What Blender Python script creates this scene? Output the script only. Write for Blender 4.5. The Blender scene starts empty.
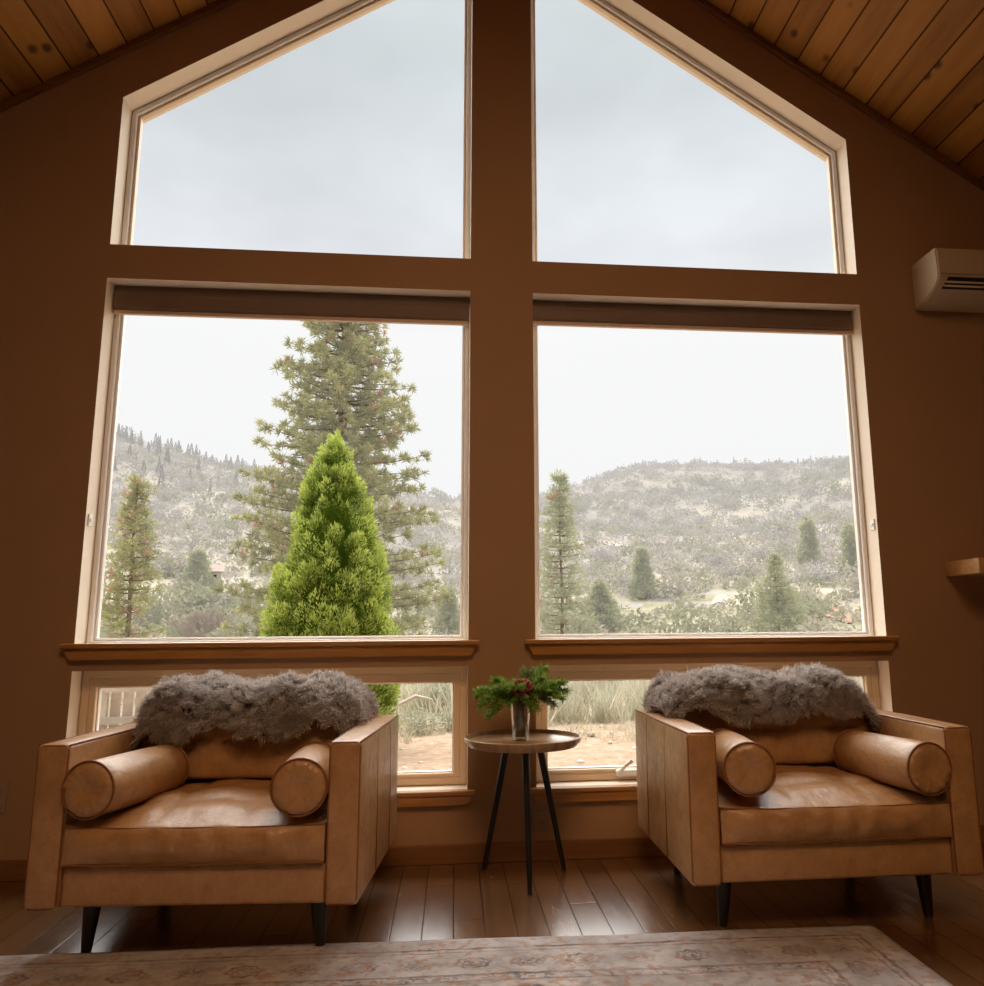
import bpy, bmesh, math, random
import numpy as np
from mathutils import Vector, Matrix

random.seed(7)
rng = np.random.default_rng(11)
C = bpy.context.scene.collection
PI = math.pi
R = math.radians

# ------------------------------------------------------------------ materials
def new_mat(name):
    m = bpy.data.materials.new(name); m.use_nodes = True
    nt = m.node_tree
    for n in list(nt.nodes): nt.nodes.remove(n)
    return m, nt
class NB:
    """small node builder"""
    def __init__(s, nt): s.nt = nt
    def n(s, typ, **kw):
        nd = s.nt.nodes.new(typ)
        for k, v in kw.items():
            if k.startswith('i_'):
                key = k[2:]; key = int(key) if key.isdigit() else key.replace('_', ' ')
                s.set(nd.inputs[key], v)
            else: setattr(nd, k, v)
        return nd
    def set(s, sock, v):
        if hasattr(v, 'is_output') or isinstance(v, bpy.types.NodeSocket): s.nt.links.new(v, sock)
        else:
            if isinstance(v, (tuple, list)) and len(v) == 3 and sock.type == 'RGBA': v = (*v, 1)
            sock.default_value = v
    def math(s, op, a, b=0.0, c=None):
        nd = s.nt.nodes.new('ShaderNodeMath'); nd.operation = op
        s.set(nd.inputs[0], a); s.set(nd.inputs[1], b)
        if c is not None: s.set(nd.inputs[2], c)
        return nd.outputs[0]
    def mix(s, f, a, b, blend='MIX'):
        nd = s.nt.nodes.new('ShaderNodeMix'); nd.data_type = 'RGBA'; nd.blend_type = blend
        s.set(nd.inputs[0], f); s.set(nd.inputs[6], a); s.set(nd.inputs[7], b)
        return nd.outputs[2]
    def ramp(s, f, stops):
        nd = s.nt.nodes.new('ShaderNodeValToRGB'); s.set(nd.inputs[0], f)
        e = nd.color_ramp.elements
        while len(e) < len(stops): e.new(0.5)
        for el, (p, c) in zip(e, stops):
            el.position = p; el.color = (*c, 1) if isinstance(c, tuple) else (c, c, c, 1)
        return nd.outputs[0]
    def obj(s): return s.n('ShaderNodeTexCoord').outputs['Object']
    def mapping(s, vec, scale=(1, 1, 1), loc=(0, 0, 0)):
        nd = s.n('ShaderNodeMapping'); s.set(nd.inputs[0], vec)
        nd.inputs['Scale'].default_value = scale; nd.inputs['Location'].default_value = loc
        return nd.outputs[0]
    def noise(s, vec, scale, detail=3, rough=.55):
        nd = s.n('ShaderNodeTexNoise'); s.set(nd.inputs['Vector'], vec)
        nd.inputs['Scale'].default_value = scale; nd.inputs['Detail'].default_value = detail; nd.inputs['Roughness'].default_value = rough
        return nd.outputs[0]
    def bump(s, h, strength=.3, dist=.01):
        nd = s.n('ShaderNodeBump'); s.set(nd.inputs['Height'], h)
        nd.inputs['Strength'].default_value = strength; nd.inputs['Distance'].default_value = dist
        return nd.outputs[0]
    def out(s, sh): s.nt.links.new(sh, s.n('ShaderNodeOutputMaterial').inputs[0])
    def principled(s, color, rough=.5, normal=None, **kw):
        p = s.n('ShaderNodeBsdfPrincipled'); s.set(p.inputs['Base Color'], color); s.set(p.inputs['Roughness'], rough)
        if normal is not None: s.set(p.inputs['Normal'], normal)
        for k, v in kw.items(): s.set(p.inputs[k.replace('_', ' ')], v)
        s.out(p.outputs[0]); return p

def mat_noise(name, c1, c2, scale=8, rough=.6, bump=.0, bscale=120, stretch=(1, 1, 1), **kw):
    m, nt = new_mat(name); b = NB(nt); co = b.mapping(b.obj(), stretch)
    col = b.mix(b.ramp(b.noise(co, scale), [(.3, 0.0), (.7, 1.0)]), c1, c2)
    nrm = b.bump(b.noise(co, bscale, 4), bump, .004) if bump else None
    b.principled(col, rough, nrm, **kw); return m

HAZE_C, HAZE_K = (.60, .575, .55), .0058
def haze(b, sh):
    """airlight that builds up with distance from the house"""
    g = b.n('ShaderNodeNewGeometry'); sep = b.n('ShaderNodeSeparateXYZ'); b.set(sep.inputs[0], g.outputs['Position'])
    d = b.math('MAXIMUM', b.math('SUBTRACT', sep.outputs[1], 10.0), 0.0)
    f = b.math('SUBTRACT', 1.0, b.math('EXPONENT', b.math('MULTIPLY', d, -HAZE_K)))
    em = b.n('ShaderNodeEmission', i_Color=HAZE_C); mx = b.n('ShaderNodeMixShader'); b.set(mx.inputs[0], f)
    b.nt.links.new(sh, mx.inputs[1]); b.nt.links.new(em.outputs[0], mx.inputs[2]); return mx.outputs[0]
def mat_leaf(name, c1, c2, scale=1.5, trans=.35, far=False):
    m, nt = new_mat(name); b = NB(nt)
    col = b.mix(b.ramp(b.noise(b.obj(), scale, 4), [(.35, 0.0), (.65, 1.0)]), c1, c2)
    d = b.n('ShaderNodeBsdfDiffuse', i_Color=col); t = b.n('ShaderNodeBsdfTranslucent', i_Color=col)
    mx = b.n('ShaderNodeMixShader'); mx.inputs[0].default_value = trans
    nt.links.new(d.outputs[0], mx.inputs[1]); nt.links.new(t.outputs[0], mx.inputs[2])
    b.out(haze(b, mx.outputs[0]) if far else mx.outputs[0]); return m

def mat_boards(name, width, cols, groove, axis='X', grain=1.0, rough=.4, joint=None, knots=False, gloss_var=.15, gw=.04, spec=.5):
    """boards running along object Y, laid side by side along X"""
    m, nt = new_mat(name); b = NB(nt)
    sep = b.n('ShaderNodeSeparateXYZ'); b.set(sep.inputs[0], b.obj())
    u = b.math('DIVIDE', sep.outputs[0], width); cell = b.math('FLOOR', u); fr = b.math('FRACT', u)
    wn = b.n('ShaderNodeTexWhiteNoise', noise_dimensions='1D'); b.set(wn.inputs['W'], cell)
    rnd = wn.outputs['Value']
    v = sep.outputs[1]
    if joint:
        v2 = b.math('ADD', b.math('DIVIDE', v, joint), b.math('MULTIPLY', rnd, 7.3)); vc = b.math('FLOOR', v2); vf = b.math('FRACT', v2)
        wn2 = b.n('ShaderNodeTexWhiteNoise', noise_dimensions='2D'); cb = b.n('ShaderNodeCombineXYZ'); b.set(cb.inputs[0], cell); b.set(cb.inputs[1], vc)
        b.set(wn2.inputs['Vector'], cb.outputs[0]); rnd = wn2.outputs['Value']
    cv = b.n('ShaderNodeCombineXYZ'); b.set(cv.inputs[0], b.math('ADD', sep.outputs[0], b.math('MULTIPLY', rnd, 31.0)))
    b.set(cv.inputs[1], b.math('ADD', b.math('MULTIPLY', sep.outputs[1], .09), b.math('MULTIPLY', rnd, 9.0))); b.set(cv.inputs[2], sep.outputs[2])
    g = b.noise(cv.outputs[0], 26 * grain, 6, .65)
    col = b.ramp(b.math('ADD', b.math('MULTIPLY', g, .75), b.math('MULTIPLY', rnd, .3)), cols)
    if knots:
        kv = b.n('ShaderNodeCombineXYZ'); b.set(kv.inputs[0], b.math('ADD', sep.outputs[0], b.math('MULTIPLY', rnd, 17.0)))
        b.set(kv.inputs[1], b.math('MULTIPLY', sep.outputs[1], .6)); b.set(kv.inputs[2], cell)
        vo = b.n('ShaderNodeTexVoronoi'); b.set(vo.inputs['Vector'], kv.outputs[0]); vo.inputs['Scale'].default_value = 8.0
        kd = b.ramp(vo.outputs['Distance'], [(.07, 1.0), (.17, 0.0)])
        col = b.mix(b.math('MULTIPLY', kd, .85), col, (.03, .011, .004))
    edge = b.math('ABSOLUTE', b.math('SUBTRACT', fr, .5))
    gm = b.ramp(edge, [(.5 - gw, 0.0), (.5 - gw * .35, 1.0)])
    if joint:
        ej = b.math('ABSOLUTE', b.math('SUBTRACT', vf, .5)); gj = b.ramp(ej, [(.4965, 0.0), (.4985, 1.0)]); gm = b.math('MAXIMUM', gm, gj)
    col = b.mix(gm, col, groove)
    rr = b.math('ADD', rough, b.math('MULTIPLY', b.math('SUBTRACT', g, .5), gloss_var))
    nrm = b.bump(b.math('SUBTRACT', b.math('MULTIPLY', g, .12), b.math('MULTIPLY', gm, .3 if joint else 1.0)), .35, .004)
    p_ = b.principled(col, rr, nrm, Specular_IOR_Level=b.math('MULTIPLY', spec, b.math('SUBTRACT', 1.0, b.math('MULTIPLY', gm, .85))))
    if joint: p_.inputs['IOR'].default_value = 1.8
    return m

M = {}
M['wall'] = mat_noise('wall_paint', (.37, .212, .107), (.395, .228, .117), 3, .75, .12, 90)
M['reveal'] = mat_noise('reveal_skylit_wall', (.80, .69, .56), (.82, .71, .58), 3, .7, .08, 90)  # sky light on the window returns put into a paler wall colour
M['ceiling'] = mat_boards('cedar_boards', .112, [(.2, (.17, .056, .008)), (.5, (.31, .12, .017)), (.85, (.45, .19, .03))], (.04, .014, .003), knots=True, rough=.55, grain=.8, spec=.25)
M['floor'] = mat_boards('walnut_planks', .096, [(.2, (.075, .033, .010)), (.5, (.14, .064, .021)), (.85, (.22, .108, .04))], (.012, .006, .003), joint=1.15, rough=.25, grain=1.6, gw=.028, gloss_var=.12, spec=.75)
M['sill'] = mat_noise('sill_wood', (.36, .155, .035), (.50, .24, .07), 9, .35, .05, 60, (.35, 6, 6))
M['base'] = mat_noise('baseboard_wood', (.17, .068, .018), (.24, .10, .028), 9, .45, .05, 60, (.35, 6, 6))
M['vinyl'] = mat_noise('white_vinyl', (.88, .85, .81), (.89, .86, .82), 4, .35)
M['tanframe'] = mat_noise('almond_frame', (.74, .57, .39), (.76, .60, .42), 4, .45)
M['blind'] = mat_noise('blind_cassette', (.17, .105, .07), (.19, .12, .08), 6, .6)
M['blindrail'] = mat_noise('blind_rail', (.62, .45, .33), (.66, .48, .35), 6, .5)
M['leather'] = None
M['walnut'] = mat_noise('dark_leg_wood', (.008, .004, .0025), (.014, .007, .004), 20, .4, 0, 60, (4, 4, .4))
M['blackmetal'] = mat_noise('black_table_leg', (.006, .005, .005), (.010, .008, .007), 20, .45)
M['plastic'] = mat_noise('warm_white_plastic', (.55, .42, .29), (.57, .44, .30), 5, .4)
M['darkslot'] = mat_noise('dark_slot', (.006, .004, .004), (.009, .006, .005), 5, .6)
M['outlet'] = mat_noise('outlet_plastic', (.32, .22, .14), (.34, .23, .15), 5, .45)
M['white'] = mat_noise('white_hardware', (.82, .80, .77), (.84, .82, .79), 5, .3)

def mat_leather(name, c1, c2, rough=.36):
    m, nt = new_mat(name); b = NB(nt); co = b.obj()
    big = b.noise(co, 5, 3); fine = b.noise(co, 260, 3); mid = b.noise(co, 22, 4); grain = b.noise(co, 90, 4, .7)
    col = b.mix(b.ramp(big, [(.3, 0.0), (.7, 1.0)]), c1, c2)
    col = b.mix(b.math('MULTIPLY', b.ramp(mid, [(.42, 0.0), (.72, 1.0)]), .38), col, (.22, .085, .022))
    col = b.mix(b.math('MULTIPLY', b.ramp(grain, [(.45, 0.0), (.75, 1.0)]), .30), col, (.25, .10, .03))
    wr = b.noise(b.mapping(co, (26, 8, 7)), 1, 3, .6)
    h = b.math('ADD', b.math('ADD', b.math('MULTIPLY', fine, .25), b.math('MULTIPLY', grain, .35)), b.math('ADD', mid, b.math('MULTIPLY', wr, 1.2)))
    b.principled(col, b.math('ADD', rough, b.math('MULTIPLY', b.math('SUBTRACT', mid, .5), .35)), b.bump(h, .30, .008), Specular_IOR_Level=.7)
    return m
M['leather'] = mat_leather('tan_leather', (.45, .235, .090), (.54, .30, .122))
M['piping'] = mat_noise('leather_piping', (.24, .085, .022), (.28, .10, .028), 20, .5)
M['fur'] = None
def mat_fur():
    m, nt = new_mat('sheepskin_grey'); b = NB(nt)
    a = b.n('ShaderNodeAttribute', attribute_name='tip')
    n = b.noise(b.obj(), 30, 3)
    col = b.mix(a.outputs['Fac'], (.27, .215, .185), (.92, .85, .79))
    col = b.mix(b.math('MULTIPLY', b.ramp(n, [(.4, 0.0), (.65, 1.0)]), .35), col, (.42, .35, .31))
    d = b.n('ShaderNodeBsdfDiffuse', i_Color=col); t = b.n('ShaderNodeBsdfTranslucent', i_Color=col)
    mx = b.n('ShaderNodeMixShader'); mx.inputs[0].default_value = .4
    nt.links.new(d.outputs[0], mx.inputs[1]); nt.links.new(t.outputs[0], mx.inputs[2]); b.out(mx.outputs[0]); return m
M['fur'] = mat_fur()

def mat_tabletop():
    m, nt = new_mat('acacia_tabletop'); b = NB(nt); co = b.mapping(b.obj(), (9, .8, 4))
    g = b.noise(co, 5, 6, .6)
    b.principled(b.ramp(g, [(.25, (.26, .15, .07)), (.5, (.42, .27, .14)), (.75, (.52, .36, .20))]), .30, b.bump(g, .06, .003)); return m
M['tabletop'] = mat_tabletop()
def mat_glass_pane():
    m, nt = new_mat('window_glass'); b = NB(nt)
    t = b.n('ShaderNodeBsdfTransparent', i_Color=(.985, .99, .99)); g = b.n('ShaderNodeBsdfGlossy', i_Color=(1, 1, 1)); g.inputs['Roughness'].default_value = .02
    mx = b.n('ShaderNodeMixShader'); mx.inputs[0].default_value = .0015
    nt.links.new(t.outputs[0], mx.inputs[1]); nt.links.new(g.outputs[0], mx.inputs[2]); b.out(mx.outputs[0]); return m
M['glass'] = mat_glass_pane()
def mat_vase():
    m, nt = new_mat('vase_glass'); b = NB(nt)
    lw = b.n('ShaderNodeLayerWeight'); lw.inputs[0].default_value = .35
    t = b.n('ShaderNodeBsdfTransparent', i_Color=(.90, .88, .84)); g = b.n('ShaderNodeBsdfGlossy', i_Color=(1, 1, 1)); g.inputs['Roughness'].default_value = .04
    mx = b.n('ShaderNodeMixShader'); nt.links.new(b.math('ADD', b.math('MULTIPLY', lw.outputs['Fresnel'], .7), .04), mx.inputs[0])
    nt.links.new(t.outputs[0], mx.inputs[1]); nt.links.new(g.outputs[0], mx.inputs[2]); b.out(mx.outputs[0]); return m
M['vase'] = mat_vase()

def mat_rug(hx, hy):
    m, nt = new_mat('distressed_rug'); b = NB(nt)
    sep = b.n('ShaderNodeSeparateXYZ'); b.set(sep.inputs[0], b.obj()); x, y = sep.outputs[0], sep.outputs[1]
    dx = b.math('SUBTRACT', hx, b.math('ABSOLUTE', x)); dy = b.math('SUBTRACT', hy, b.math('ABSOLUTE', y))
    d = b.math('MINIMUM', dx, dy); useX = b.math('LESS_THAN', dy, dx)
    s = b.math('ADD', b.math('MULTIPLY', useX, x), b.math('MULTIPLY', b.math('SUBTRACT', 1.0, useX), y))
    wob = b.math('MULTIPLY', b.math('SUBTRACT', b.noise(b.obj(), 18, 3), .5), .018)
    dw = b.math('ADD', d, wob)
    def band(c, w):   # 1 near d = c
        return b.ramp(b.math('ABSOLUTE', b.math('SUBTRACT', dw, c)), [(w * .6, 1.0), (w, 0.0)])
    lines = b.math('MAXIMUM', b.math('MAXIMUM', band(.085, .006), band(.108, .004)), b.math('MAXIMUM', band(.262, .006), band(.30, .005)))
    per = .152
    k = b.math('DIVIDE', s, per); f = b.math('MULTIPLY', b.math('SUBTRACT', b.math('FRACT', k), .5), per)
    alt = b.math('MODULO', b.math('ABSOLUTE', b.math('FLOOR', k)), 2.0)
    e = b.math('SUBTRACT', dw, .185)
    rr = b.math('SQRT', b.math('ADD', b.math('MULTIPLY', f, b.math('MULTIPLY', f, .75)), b.math('MULTIPLY', e, b.math('MULTIPLY', e, 1.4))))
    ang = b.math('ARCTAN2', e, f)
    rr = b.math('ADD', rr, b.math('MULTIPLY', b.math('SINE', b.math('MULTIPLY', ang, 8.0)), .004))
    def ring(c, w): return b.ramp(b.math('ABSOLUTE', b.math('SUBTRACT', rr, c)), [(w * .5, 1.0), (w, 0.0)])
    med = b.math('MAXIMUM', b.math('MULTIPLY', ring(.038, .007), b.math('ADD', .45, b.math('MULTIPLY', alt, .55))), b.math('MAXIMUM', ring(.022, .005), ring(.0, .010)))
    petals = b.math('MULTIPLY', b.ramp(rr, [(.022, 1.0), (.042, 0.0)]), b.math('MULTIPLY', b.ramp(b.noise(b.obj(), 70, 2), [(.42, 0.0), (.6, 1.0)]), .8))
    med = b.math('MAXIMUM', med, petals)
    # field ornament: soft rosettes and vines
    vo = b.n('ShaderNodeTexVoronoi', feature='DISTANCE_TO_EDGE'); b.set(vo.inputs['Vector'], b.mapping(b.obj(), (7, 7, 0))); vo.inputs['Scale'].default_value = 1.0
    vine = b.ramp(vo.outputs['Distance'], [(.03, 1.0), (.10, 0.0)])
    vo2 = b.n('ShaderNodeTexVoronoi'); b.set(vo2.inputs['Vector'], b.mapping(b.obj(), (16, 16, 0))); vo2.inputs['Scale'].default_value = 1.0
    ros = b.ramp(vo2.outputs['Distance'], [(.18, 1.0), (.30, 0.0)])
    infield = b.ramp(d, [(.30, 0.0), (.31, 1.0)])
    vo3 = b.n('ShaderNodeTexVoronoi'); b.set(vo3.inputs['Vector'], b.mapping(b.obj(), (4.2, 4.2, 0), (.3, .1, 0))); vo3.inputs['Scale'].default_value = 1.0
    big = b.ramp(vo3.outputs['Distance'], [(.22, 1.0), (.34, 0.0)])
    fieldpat = b.math('MULTIPLY', infield, b.math('MAXIMUM', b.math('MULTIPLY', big, .9), b.math('MAXIMUM', b.math('MULTIPLY', vine, .5), ros)))
    guard = b.math('MULTIPLY', b.ramp(d, [(.255, 0.0), (.265, 1.0)]), b.math('MULTIPLY', b.math('SUBTRACT', 1.0, infield), b.ramp(b.noise(b.obj(), 60, 1), [(.5, 0.0), (.56, .8)])))
    worn = b.ramp(b.noise(b.obj(), 5, 5, .7), [(.32, .15), (.62, 1.0)])
    pat = b.math('MULTIPLY', b.math('MAXIMUM', b.math('MAXIMUM', lines, med), b.math('MAXIMUM', fieldpat, guard)), worn)
    base = b.mix(b.ramp(b.noise(b.obj(), 7, 5, .7), [(.35, 0.0), (.65, 1.0)]), (.345, .315, .305), (.57, .535, .52))
    hue = b.mix(b.ramp(b.noise(b.obj(), 26, 2), [(.40, 0.0), (.6, 1.0)]), (.10, .080, .085), (.34, .20, .13))
    base = b.mix(b.math('MULTIPLY', b.ramp(b.noise(b.obj(), 34, 2), [(.54, 0.0), (.64, 1.0)]), .6), base, (.40, .22, .12))
    col = b.mix(b.math('MULTIPLY', pat, .95), base, hue)
    weave = b.noise(b.mapping(b.obj(), (300, 120, 1)), 1, 2)
    b.principled(col, .95, b.bump(weave, .5, .004), Specular_IOR_Level=.1); return m

# exterior materials
M['soil'] = None
def mat_ground():
    m, nt = new_mat('dry_ground'); b = NB(nt); co = b.obj()
    n1 = b.noise(co, .9, 5, .6); n2 = b.noise(co, 7, 5, .7)
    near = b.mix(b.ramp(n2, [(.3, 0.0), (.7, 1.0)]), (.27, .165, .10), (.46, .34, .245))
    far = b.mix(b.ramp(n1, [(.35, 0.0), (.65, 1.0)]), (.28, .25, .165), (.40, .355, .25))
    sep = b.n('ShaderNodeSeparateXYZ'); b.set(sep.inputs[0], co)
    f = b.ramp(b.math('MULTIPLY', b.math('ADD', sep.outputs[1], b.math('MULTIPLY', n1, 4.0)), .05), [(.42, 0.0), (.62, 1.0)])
    b.principled(b.mix(f, near, far), .95, b.bump(n2, .5, .05), Specular_IOR_Level=.05); return m
M['soil'] = mat_ground()
def mat_hill(name, a, c, d):
    m, nt = new_mat(name); b = NB(nt); co = b.obj()
    n1 = b.noise(co, .045, 6, .65); n2 = b.noise(b.mapping(co, (1, 1, 2.5)), .30, 6, .75)
    col = b.mix(b.ramp(n2, [(.38, 0.0), (.62, 1.0)]), a, c)
    col = b.mix(b.ramp(n1, [(.48, 0.0), (.62, .8)]), col, d)
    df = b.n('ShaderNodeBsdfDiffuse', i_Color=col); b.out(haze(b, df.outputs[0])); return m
M['hill'] = mat_hill('hill_scrub', (.34, .30, .26), (.47, .41, .345), (.62, .53, .39))
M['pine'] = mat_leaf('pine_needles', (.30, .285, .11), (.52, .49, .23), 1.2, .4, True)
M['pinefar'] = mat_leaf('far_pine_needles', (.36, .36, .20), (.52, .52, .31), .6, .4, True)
M['pinered'] = mat_leaf('dead_needles', (.52, .27, .16), (.60, .36, .22), .6, .4, True)
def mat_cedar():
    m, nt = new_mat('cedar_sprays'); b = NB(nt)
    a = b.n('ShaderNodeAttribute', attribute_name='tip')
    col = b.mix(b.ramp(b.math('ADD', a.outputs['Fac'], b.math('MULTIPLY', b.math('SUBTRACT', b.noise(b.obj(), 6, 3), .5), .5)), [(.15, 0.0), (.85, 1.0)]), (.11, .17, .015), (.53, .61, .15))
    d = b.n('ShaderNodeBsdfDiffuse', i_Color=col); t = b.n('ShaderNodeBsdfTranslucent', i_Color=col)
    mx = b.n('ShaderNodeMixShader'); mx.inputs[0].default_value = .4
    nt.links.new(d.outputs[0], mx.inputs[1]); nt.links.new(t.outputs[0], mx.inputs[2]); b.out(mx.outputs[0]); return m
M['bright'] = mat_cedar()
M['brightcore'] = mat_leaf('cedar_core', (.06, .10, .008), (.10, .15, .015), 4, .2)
M['bark'] = mat_noise('pine_bark', (.24, .17, .13), (.33, .25, .20), 6, .9)
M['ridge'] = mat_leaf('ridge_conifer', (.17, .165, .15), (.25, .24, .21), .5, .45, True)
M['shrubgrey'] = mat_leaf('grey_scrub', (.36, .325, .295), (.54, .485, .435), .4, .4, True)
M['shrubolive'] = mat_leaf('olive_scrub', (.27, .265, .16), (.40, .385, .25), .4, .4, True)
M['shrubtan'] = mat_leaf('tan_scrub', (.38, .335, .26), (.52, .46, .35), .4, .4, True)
M['pinktree'] = mat_leaf('bare_pink_twigs', (.40, .29, .24), (.50, .39, .33), .8, .4, True)
M['weed'] = mat_leaf('dry_weeds', (.42, .37, .26), (.68, .61, .47), 1.2, .45)
M['weedgreen'] = mat_leaf('sage_weeds', (.35, .34, .24), (.54, .505, .385), 1.2, .45)
M['fence'] = mat_noise('weathered_fence', (.50, .40, .32), (.66, .55, .44), 6, .9)
M['stone'] = mat_noise('pale_stone', (.42, .36, .30), (.66, .58, .50), 6, .9)
M['housewall'] = mat_noise('house_wall', (.62, .56, .52), (.66, .60, .55), 2, .8)
M['houseroof'] = mat_noise('house_roof', (.50, .37, .31), (.54, .41, .34), 2, .8)
M['path'] = mat_noise('pale_track', (.42, .345, .265), (.48, .40, .31), .3, .95)
M['reddirt'] = mat_noise('red_dirt', (.40, .24, .16), (.46, .29, .20), .3, .95)
M['pole'] = mat_noise('pale_pole', (.60, .50, .38), (.64, .54, .42), 2, .8)
M['sprig'] = mat_leaf('sprig_green', (.13, .24, .04), (.40, .56, .14), 40, .25)
M['sprigpale'] = mat_leaf('sprig_pale', (.22, .30, .12), (.36, .42, .20), 40, .3)
M['berry'] = mat_noise('red_blossom', (.22, .035, .014), (.36, .075, .035), 60, .85)
M['stem'] = mat_noise('dark_stems', (.035, .022, .012), (.06, .04, .02), 30, .7)

# ------------------------------------------------------------------ mesh helpers
def obj(name, verts, faces, mat, parent=None, smooth=False, mats=None, midx=None):
    me = bpy.data.meshes.new(name)
    me.from_pydata([tuple(map(float, v)) for v in verts] if not isinstance(verts, np.ndarray) else verts.tolist(), [], faces if not isinstance(faces, np.ndarray) else faces.tolist())
    for mm in (mats or [mat]): me.materials.append(mm)
    if midx is not None: me.polygons.foreach_set('material_index', midx)
    if smooth: me.polygons.foreach_set('use_smooth', [True] * len(me.polygons))
    me.update()
    o = bpy.data.objects.new(name, me); C.objects.link(o)
    if parent is not None: o.parent = parent
    return o
def bobj(name, bm, mat, parent=None, smooth=True, fix=True):
    if fix: bmesh.ops.recalc_face_normals(bm, faces=bm.faces)
    me = bpy.data.meshes.new(name); bm.to_mesh(me); bm.free(); me.materials.append(mat)
    if smooth:
        me.polygons.foreach_set('use_smooth', [True] * len(me.polygons))
    o = bpy.data.objects.new(name, me); C.objects.link(o)
    if parent is not None: o.parent = parent
    return o
def sharp(o, deg=35):
    bm = bmesh.new(); bm.from_mesh(o.data)
    for e in bm.edges:
        if len(e.link_faces) == 2 and e.calc_face_angle(0) > R(deg): e.smooth = False
    bm.to_mesh(o.data); bm.free(); return o
def add_box(bm, a, b, bev=0, seg=2):
    r = bmesh.ops.create_cube(bm, size=1); vs = r['verts']
    for v in vs:
        v.co = Vector(((a[i] + b[i]) / 2 + v.co[i] * (b[i] - a[i])) for i in range(3))
    if bev:
        es = list({e for v in vs for e in v.link_edges})
        bmesh.ops.bevel(bm, geom=es, offset=bev, segments=seg, affect='EDGES', profile=.5)
def add_tube(bm, pts, rad, n=8, caps=True):
    pts = [Vector(p) for p in pts]; rads = rad if isinstance(rad, (list, tuple)) else [rad] * len(pts)
    rings = []; up = None
    for i, p in enumerate(pts):
        t = (pts[min(i + 1, len(pts) - 1)] - pts[max(i - 1, 0)]).normalized()
        if up is None: up = Vector((0, 0, 1)) if abs(t.z) < .9 else Vector((1, 0, 0))
        s = t.cross(up).normalized(); up = s.cross(t).normalized()
        rings.append([bm.verts.new(p + (s * math.cos(2 * PI * k / n) + up * math.sin(2 * PI * k / n)) * rads[i]) for k in range(n)])
    for a, b in zip(rings, rings[1:]):
        for k in range(n): bm.faces.new((a[k], a[(k + 1) % n], b[(k + 1) % n], b[k]))
    if caps: bm.faces.new(rings[0][::-1]); bm.faces.new(rings[-1])
def add_lathe(bm, prof, n=48, center=(0, 0, 0), close=True):
    cx, cy, cz = center; rings = []
    for r, z in prof:
        if r < 1e-6: rings.append([bm.verts.new((cx, cy, cz + z))])
        else: rings.append([bm.verts.new((cx + r * math.cos(2 * PI * k / n), cy + r * math.sin(2 * PI * k / n), cz + z)) for k in range(n)])
    for a, b in zip(rings, rings[1:]):
        for k in range(n):
            k2 = (k + 1) % n
            if len(a) == 1 and len(b) == 1: continue
            if len(a) == 1: bm.faces.new((a[0], b[k], b[k2]))
            elif len(b) == 1: bm.faces.new((a[k], a[k2], b[0]))
            else: bm.faces.new((a[k], a[k2], b[k2], b[k]))
def tag(o, label=None, cat=None, group=None, kind=None):
    if label: o['label'] = label
    if cat: o['category'] = cat
    if group: o['group'] = group
    if kind: o['kind'] = kind
    return o
def thing(name, label, cat, loc=(0, 0, 0), rz=0, group=None):
    o = bpy.data.objects.new(name, None); C.objects.link(o); o.location = loc; o.rotation_euler = (0, 0, rz)
    o.empty_display_size = .1
    return tag(o, label, cat, group)
def struct(o): o['kind'] = 'structure'; return o
def copy_tree(o, parent=None):
    c = o.copy(); C.objects.link(c)
    if parent is not None: c.parent = parent
    for ch in [k for k in bpy.data.objects if k.parent == o]: copy_tree(ch, c)
    return c

# ------------------------------------------------------------------ camera
S = 3.35
YAW, PITCH, ROLL, F, PX = -0.1057352883, 0.1709657980, -0.0083023924, 793.49046, 536.79894
cy_, sy_ = math.cos(YAW), math.sin(YAW); cp, sp = math.cos(PITCH), math.sin(PITCH); cr, sr = math.cos(ROLL), math.sin(ROLL)
fw = Vector((-sy_ * cp, cy_ * cp, sp)); rt = Vector((cy_, sy_, 0)); up = rt.cross(fw)
rt2 = rt * cr + up * sr; up2 = -rt * sr + up * cr
cam = bpy.data.cameras.new('camera'); camo = bpy.data.objects.new('camera', cam); C.objects.link(camo)
mw = Matrix.Identity(4)
for i in range(3):
    mw[i][0] = rt2[i]; mw[i][1] = up2[i]; mw[i][2] = -fw[i]
CAM = Vector((-0.2048, -S, 0.9032)); mw.translation = CAM; camo.matrix_world = mw
cam.sensor_fit = 'HORIZONTAL'; cam.sensor_width = 36; cam.lens = F / 984 * 36; cam.shift_x = (492 - PX) / 984
cam.clip_start = .05; cam.clip_end = 2000
bpy.context.scene.camera = camo

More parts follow.
